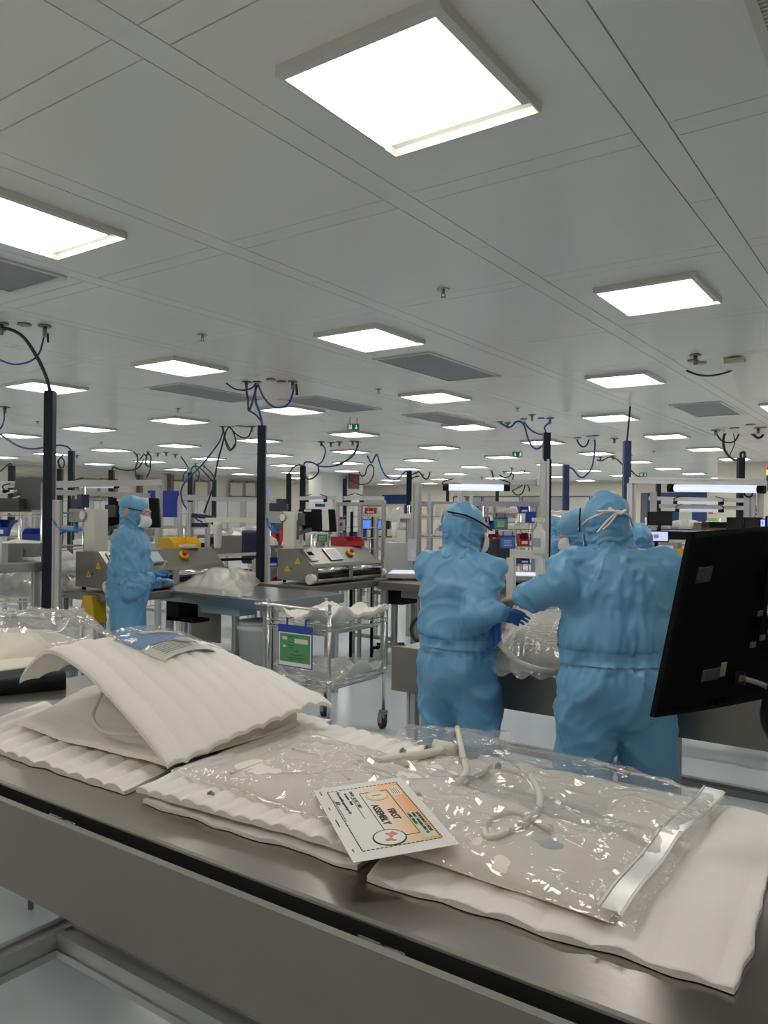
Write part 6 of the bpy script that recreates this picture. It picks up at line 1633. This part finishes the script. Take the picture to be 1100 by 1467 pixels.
def place(px_, Y, w_, d_, rz):
    hx = abs(w_/2*math.cos(rz))+abs(d_/2*math.sin(rz)); hy = abs(w_/2*math.sin(rz))+abs(d_/2*math.cos(rz))
    for k_ in range(0, 60):
        Yk = Y + 0.15*((k_+1)//2)*(1 if k_ % 2 else -1)
        if Yk < 8.5: continue
        q = P(px_, 740, Yk)
        if q.y > V1-0.6 or q.x < U0+0.8: continue
        if all(q.x+hx < f_[0]-0.02 or q.x-hx > f_[1]+0.02 or q.y+hy < f_[2]-0.02 or q.y-hy > f_[3]+0.02 for f_ in OCC):
            OCC.append((q.x-hx, q.x+hx, q.y-hy, q.y+hy, 0)); return q
    print('NOPLACE', px_, Y); return None
GM = [(WHITE,'white bin'),(BLUE,'blue bin'),(mat('grey_bin',(0.2,0.21,0.22),0.4),'grey bin'),(None,'clear bag'),(None,'clear bag'),(mat('cart_cloth',(0.8,0.78,0.71),0.65),'folded cloth'),(RED,'red bin'),(CREAM,'cream bin')]
SH = [ # px, Y, width, levels, label
    (725, 10.6, 0.95, (0.35,0.75,1.08,1.38,1.68), 'wire shelf with green and blue signs'),
    (775, 11.6, 0.9, (0.4,0.8,1.15,1.48), 'wire shelf behind the tall white post'),
    (640, 12.5, 1.2, (0.5,0.95,1.3,1.6), 'wire shelf left of the turned worker'),
    (500, 10.2, 0.75, (0.4,0.85,1.2), 'shelf behind the right sealing machine'),
    (560, 13.8, 1.2, (0.5,0.9,1.35,1.65), 'distant shelf behind the right filter beam'),
    (405, 11.5, 0.9, (0.5,0.85,1.15), 'low shelf right of the central mast'),
    (330, 13.5, 1.3, (0.5,0.9,1.25), 'distant shelf behind the low grey machine'),
    (825, 12.5, 1.0, (0.5,0.9,1.3,1.6), 'distant shelf behind the pale cap'),
    (10, 9.5, 0.9, (0.5,0.95,1.3,1.6), 'wire shelf far left behind the mast'),
    (225, 12.6, 1.0, (0.5,0.95,1.25), 'wire shelf right of the masked worker'),
    (690, 15.5, 1.6, (0.6,1.1,1.5,1.75), 'farthest wire shelf in the middle'),
    (985, 15.5, 1.5, (0.6,1.1,1.45), 'distant shelf below the blue door'),
]
for i, (px_, Y, w_, lv, lb) in enumerate(SH):
    q = place(px_, Y, w_+0.06, 0.56, YAW)
    if q is None: continue
    loc = (q.x, q.y, 0)
    wire_shelf('wire_shelf', lb, loc, w_, 0.5, lv[-1]+0.18, lv, YAW, None, CHROME, 0.014, 8)
    goods(None, w_, 0.48, lv[:], YAW, loc, GM, lb, n=(2,4), hmax=0.26, group='goods on the ' + lb)
# signs in blue pockets
def psign(px0, py0, px1, py1, Y, label, m_, lines=4, blue=True):
    a, b_ = P(px0,py0,Y), P(px1,py1,Y); w_ = (Vector((b_.x,b_.y,0))-Vector((a.x,a.y,0))).length; h_ = a.z-b_.z
    t = thing('pocket_sign', label, 'sign', None, ((a.x+b_.x)/2,(a.y+b_.y)/2,b_.z), YAW)
    MB().bx((-w_/2,0,0),(w_/2,0.01,h_)).build('pocket', BLUE if blue else PAPER, t); MB().bx((-w_*0.44,-0.003,h_*0.05),(w_*0.44,0,h_*0.84)).build('print', m_, t)
    m = MB()
    for i in range(lines): m.bx((-w_*0.25,-0.005,h_*(0.2+0.13*i)),(w_*0.25,-0.003,h_*(0.235+0.13*i)))
    m.build('text_line', PAPER, t)
    for x in (-w_*0.3,w_*0.3): MB().bx((x-0.006,-0.002,h_),(x+0.006,0.004,h_+0.05)).build('hook', BLUE, t)
psign(707,741,727,758,9.9,'green sign in a blue pocket right of the head of the turned worker',GREEN)
psign(716,767,738,786,9.6,'blue sign with pale lines above the black chair',mat('sign_blue',(0.06,0.16,0.42),0.5))
psign(453,763,470,777,10.2,'green sign below the black machine display',GREEN,blue=False)
psign(483,741,495,761,9.05,'white sign with a red ring right of the black machine display',PAPER)
q = P(488.5,751,9.02); tag(MB().lathe((q.x,q.y,q.z),[(0.022,0),(0.022,0.004)],16,Matrix.Rotation(YAW,3,'Z')@Matrix.Rotation(PI/2,3,'X')).build('red_ring', RED), 'small red ring mark on the white sign, centre', 'mark')
tag(MB().box(P(760,741,10.2),(0.14,0.015,0.145),Matrix.Rotation(YAW,3,'Z')).build('blue_board', BLUE), 'dark blue board hanging on the shelf left of the white post', 'panel')
tag(MB().box(P(773,742,10.15),(0.06,0.015,0.14),Matrix.Rotation(YAW,3,'Z')).build('green_board', mat('leaf_green',(0.25,0.5,0.16),0.5)), 'light green board beside the blue one, left of the white post', 'panel')
# ladder-like wire frame at the centre
wf = thing('wire_rack', 'upright wire grid rack behind the right sealing machine', 'rack', None, (0,0,0))
A_ = P(483,800,9.0); B_ = P(549,800,8.8); d_ = Vector((B_.x-A_.x,B_.y-A_.y,0))
m = MB(); mesh_panel(m, (A_.x,A_.y,0), d_, d_.length, 0.5, 1.72, 9, 10, 0.004); m.build('wire_mesh', PALE, wf)['kind'] = 'stuff'
for q in (A_, (A_+B_)/2, B_): profile(MB(), (q.x,q.y,0),(q.x,q.y,1.74),0.035).build('post', ALU, wf)
profile(MB(), (A_.x,A_.y,1.74),(B_.x,B_.y,1.74),0.035).build('top_rail', ALU, wf)
for px_, lb in ((504,'thin black pole behind the right sealing machine'),(534,'thin black pole right of the blue screen')):
    q = P(px_,733 if px_==504 else 740,8.9); tag(MB().cyl((q.x,q.y,0),(q.x,q.y,q.z),0.018,8).build('pole', BLACK), lb, 'pole')
# distant worktables filling the hall
WT = [(300,12,'distant grey worktable left of the central mast'),(460,13,'distant grey worktable behind the right machine'),(620,11,'grey worktable behind the thick aluminium post'),(800,9.5,'grey worktable beyond the tray table'),(20,11.5,'grey worktable at the far left'),(1010,10.5,'grey worktable at the right, behind the big monitor'),(545,9.8,'grey worktable under the second filter beam'),(690,17,'farthest worktable in the middle'),(180,16,'distant worktable behind the masked worker')]
for px_, Y, lb in WT:
    q = place(px_, Y, 1.84, 0.84, 0)
    if q is None: continue
    t = bench_t('worktable', lb, q.x-0.9, q.x+0.9, q.y-0.4, q.y+0.4, z=0.92, m_=ALU_D)
    for j in range(3):
        xx = q.x-0.6+0.55*j; hh_ = random.uniform(0.12,0.3); mm, nm = random.choice([(MACH,'grey'),(WHITE,'white'),(DARK,'dark blue'),(BLACK,'black')])
        e = thing('bench_device', nm+' boxy device, '+POSN[j]+' on the '+lb, 'device', 'devices on the '+lb, (xx, q.y, 0.922))
        MB().prism([(-0.16,-0.15,0),(0.16,-0.15,0),(0.16,-0.12,hh_),(-0.16,-0.12,hh_)],(0,0.28,0)).build('housing', mm, e, bevel=0.006, fixn=True)
        MB().box((0,-0.145,hh_*0.6),(0.16,0.02,hh_*0.35)).build('front_panel', PAPER if nm!='white' else BLACK, e)

# small goods and fittings on the worktables
# ======================= WALLS: PANELS, DOORS, WINDOWS =======================
def wallbox(px0, py0, px1, py1, name, label, m_, cat='panel', th=0.05, plane='v', kind=None, off=0.0, group=None):
    f_ = (lambda x, y: V(x, y, V1-off)) if plane == 'v' else (lambda x, y: Ux(x, y, U0+off)) if plane == 'u' else (lambda x, y: V(x, y, plane-off))
    a, b_ = f_(px0,py0), f_(px1,py1)
    mb = MB()
    if plane == 'u': ya_, yb_ = f_(px0+0.8,733).y, f_(px1-0.8,733).y; mb.bx((a.x, ya_, b_.z), (a.x+th, yb_, a.z))
    else: mb.bx((a.x, a.y-th, b_.z), (b_.x, a.y, a.z))
    o = mb.build(name, m_); tag(o, label, None if kind else cat, group, kind); return o
wallbox(548,709,588,722,'wall_board','dark blue panel high on the back wall, left of the thick post',BLUEW,off=0.02)
wallbox(928,706,1012,760,'door_1',None,BLUEW,kind='structure')
wallbox(918,706,930,760,'door_frame',None,mat('door_edge',(0.12,0.12,0.14),0.5),kind='structure',th=0.03)
wallbox(973,733,991,757,'door_window','cream glazed panel in the blue door',WALLG,kind='structure',off=0.06)
wallbox(933,713,990,732,'door_panel','grey panel in the blue door',WALLG,kind='structure',off=0.06)
# interior window band
for i, (xa_, xb__) in enumerate(((650,668),(670,690),(692,712),(714,745),(748,780),(782,812),(815,845),(848,880))):
    o = wallbox(xa_,711,xb__,736,'window_%d' % (i+1),None,mat('dark_frame',(0.10,0.10,0.11),0.5),kind='structure',th=0.08)
    f_ = lambda x, y: V(x, y, V1-0.08); a, b_ = f_(xa_+1,712.5), f_(xb__-1,735)
    MB().bx((a.x,a.y-0.03,b_.z),(b_.x,a.y,a.z)).build('pane', mat('pane_grey' if i%3 else 'pane_cream', (0.34,0.34,0.37) if i%3 else (0.55,0.54,0.50), 0.15), o)
# left wall: glazed cupboards
for i, (xa_, xb__) in enumerate(((20,38),(40,57),(60,75),(112,140),(142,165),(200,225),(245,272),(278,298),(328,348),(350,366),(368,376))):
    o = wallbox(xa_,682+xa_*0.022,xb__,712,'wall_cupboard','beige glazed cupboard on the far left wall, '+ORD[i],mat('cupboard_frame',(0.22,0.20,0.17),0.5),'cupboard',0.15,'u',None,0,'glazed cupboards on the far left wall')
    a, b_ = Ux(xa_+1.5,684+xa_*0.022,U0+0.15), Ux(xb__-1.5,711,U0+0.15); MB().bx((a.x,a.y,b_.z),(a.x+0.02,b_.y,a.z)).build('door', mat('cupboard_beige',(0.56,0.50,0.41),0.4), o)
for i, (xa_, xb__) in enumerate(((0,60),(62,130),(132,190),(195,250),(255,300),(305,345),(350,388))):
    o = wallbox(xa_,716,xb__,760,'base_cabinet','grey base cabinet along the far left wall, '+ORD[i],mat('cabinet_grey',(0.36,0.36,0.36),0.5),'cabinet',0.5,'u',None,0.03,'base cabinets on the far left wall')
    a, b_ = Ux(xa_+2,718,U0+0.53), Ux((xa_+xb__)/2-1,757,U0+0.53); MB().bx((a.x,a.y,b_.z),(a.x+0.02,b_.y,a.z)).build('door', mat('cabinet_pale',(0.5,0.5,0.49),0.45), o)
    a, b_ = Ux((xa_+xb__)/2+1,718,U0+0.53), Ux(xb__-2,757,U0+0.53); MB().bx((a.x,a.y,b_.z),(a.x+0.02,b_.y,a.z)).build('door', mat('cabinet_pale',(0.5,0.5,0.49),0.45), o)
for xa_, lb in ((197,'brown pillar left on the far left wall'),(241,'brown rounded pillar on the far left wall')):
    wallbox(xa_-3,680,xa_+3,706,'wall_pillar_cover',lb,mat('pillar_brown',(0.16,0.13,0.11),0.5),'pillar',0.2,'u')
ws2 = wallbox(380,702,387,708,'wall_screen','small lit blue wall screen right of the central mast',mat('wall_scr',(0.2,0.25,0.6),0.4,emit=0.5),'screen',0.1,'u')
# extinguishers
q = P(398,735,17)
t = thing('extinguisher_rack', 'red fire extinguishers on a dark rack, right of the central mast', 'rack', None, (q.x,q.y,0), YAW)
MB().bx((-0.22,0,0.0),(0.22,0.05,1.85)).build('board', mat('board_dark',(0.10,0.10,0.10),0.5), t)
for x, z in ((-0.1,1.5),(0.1,1.55),(-0.08,1.05),(0.11,1.0)): MB().lathe((x,-0.07,z),[(0.07,0),(0.075,0.02),(0.075,0.25),(0.02,0.32)],14).build('extinguisher', RED, t)
# right block signs
bv = [o for o in COL.objects if o.name == 'wall_block'][0]; bvy = min((bv.matrix_world @ Vector(c_)).y for c_ in bv.bound_box)
wallbox(1080,725,1088,733,'red_sign','small red square sign on the right wall block',RED,'sign',0.02,bvy)
wallbox(1080,735,1088,738,'dark_plate','thin dark plate under the red sign at the right',DARK,'sign',0.02,bvy)
wallbox(1082.5,727,1085.5,728,'red_sign_mark','small white bar on the red sign at the right',PAPER,'sign',0.03,bvy)
wallbox(1014,742,1026,750,'green_poster','pale green poster at the foot of the far wall, right',mat('poster_green',(0.30,0.55,0.22),0.5),'poster',0.02,'v')
wallbox(1015,731,1021,736,'round_sign','small red and white round sign on the far wall',mat('sign_red2',(0.45,0.1,0.08),0.5),'sign',0.02,'v')
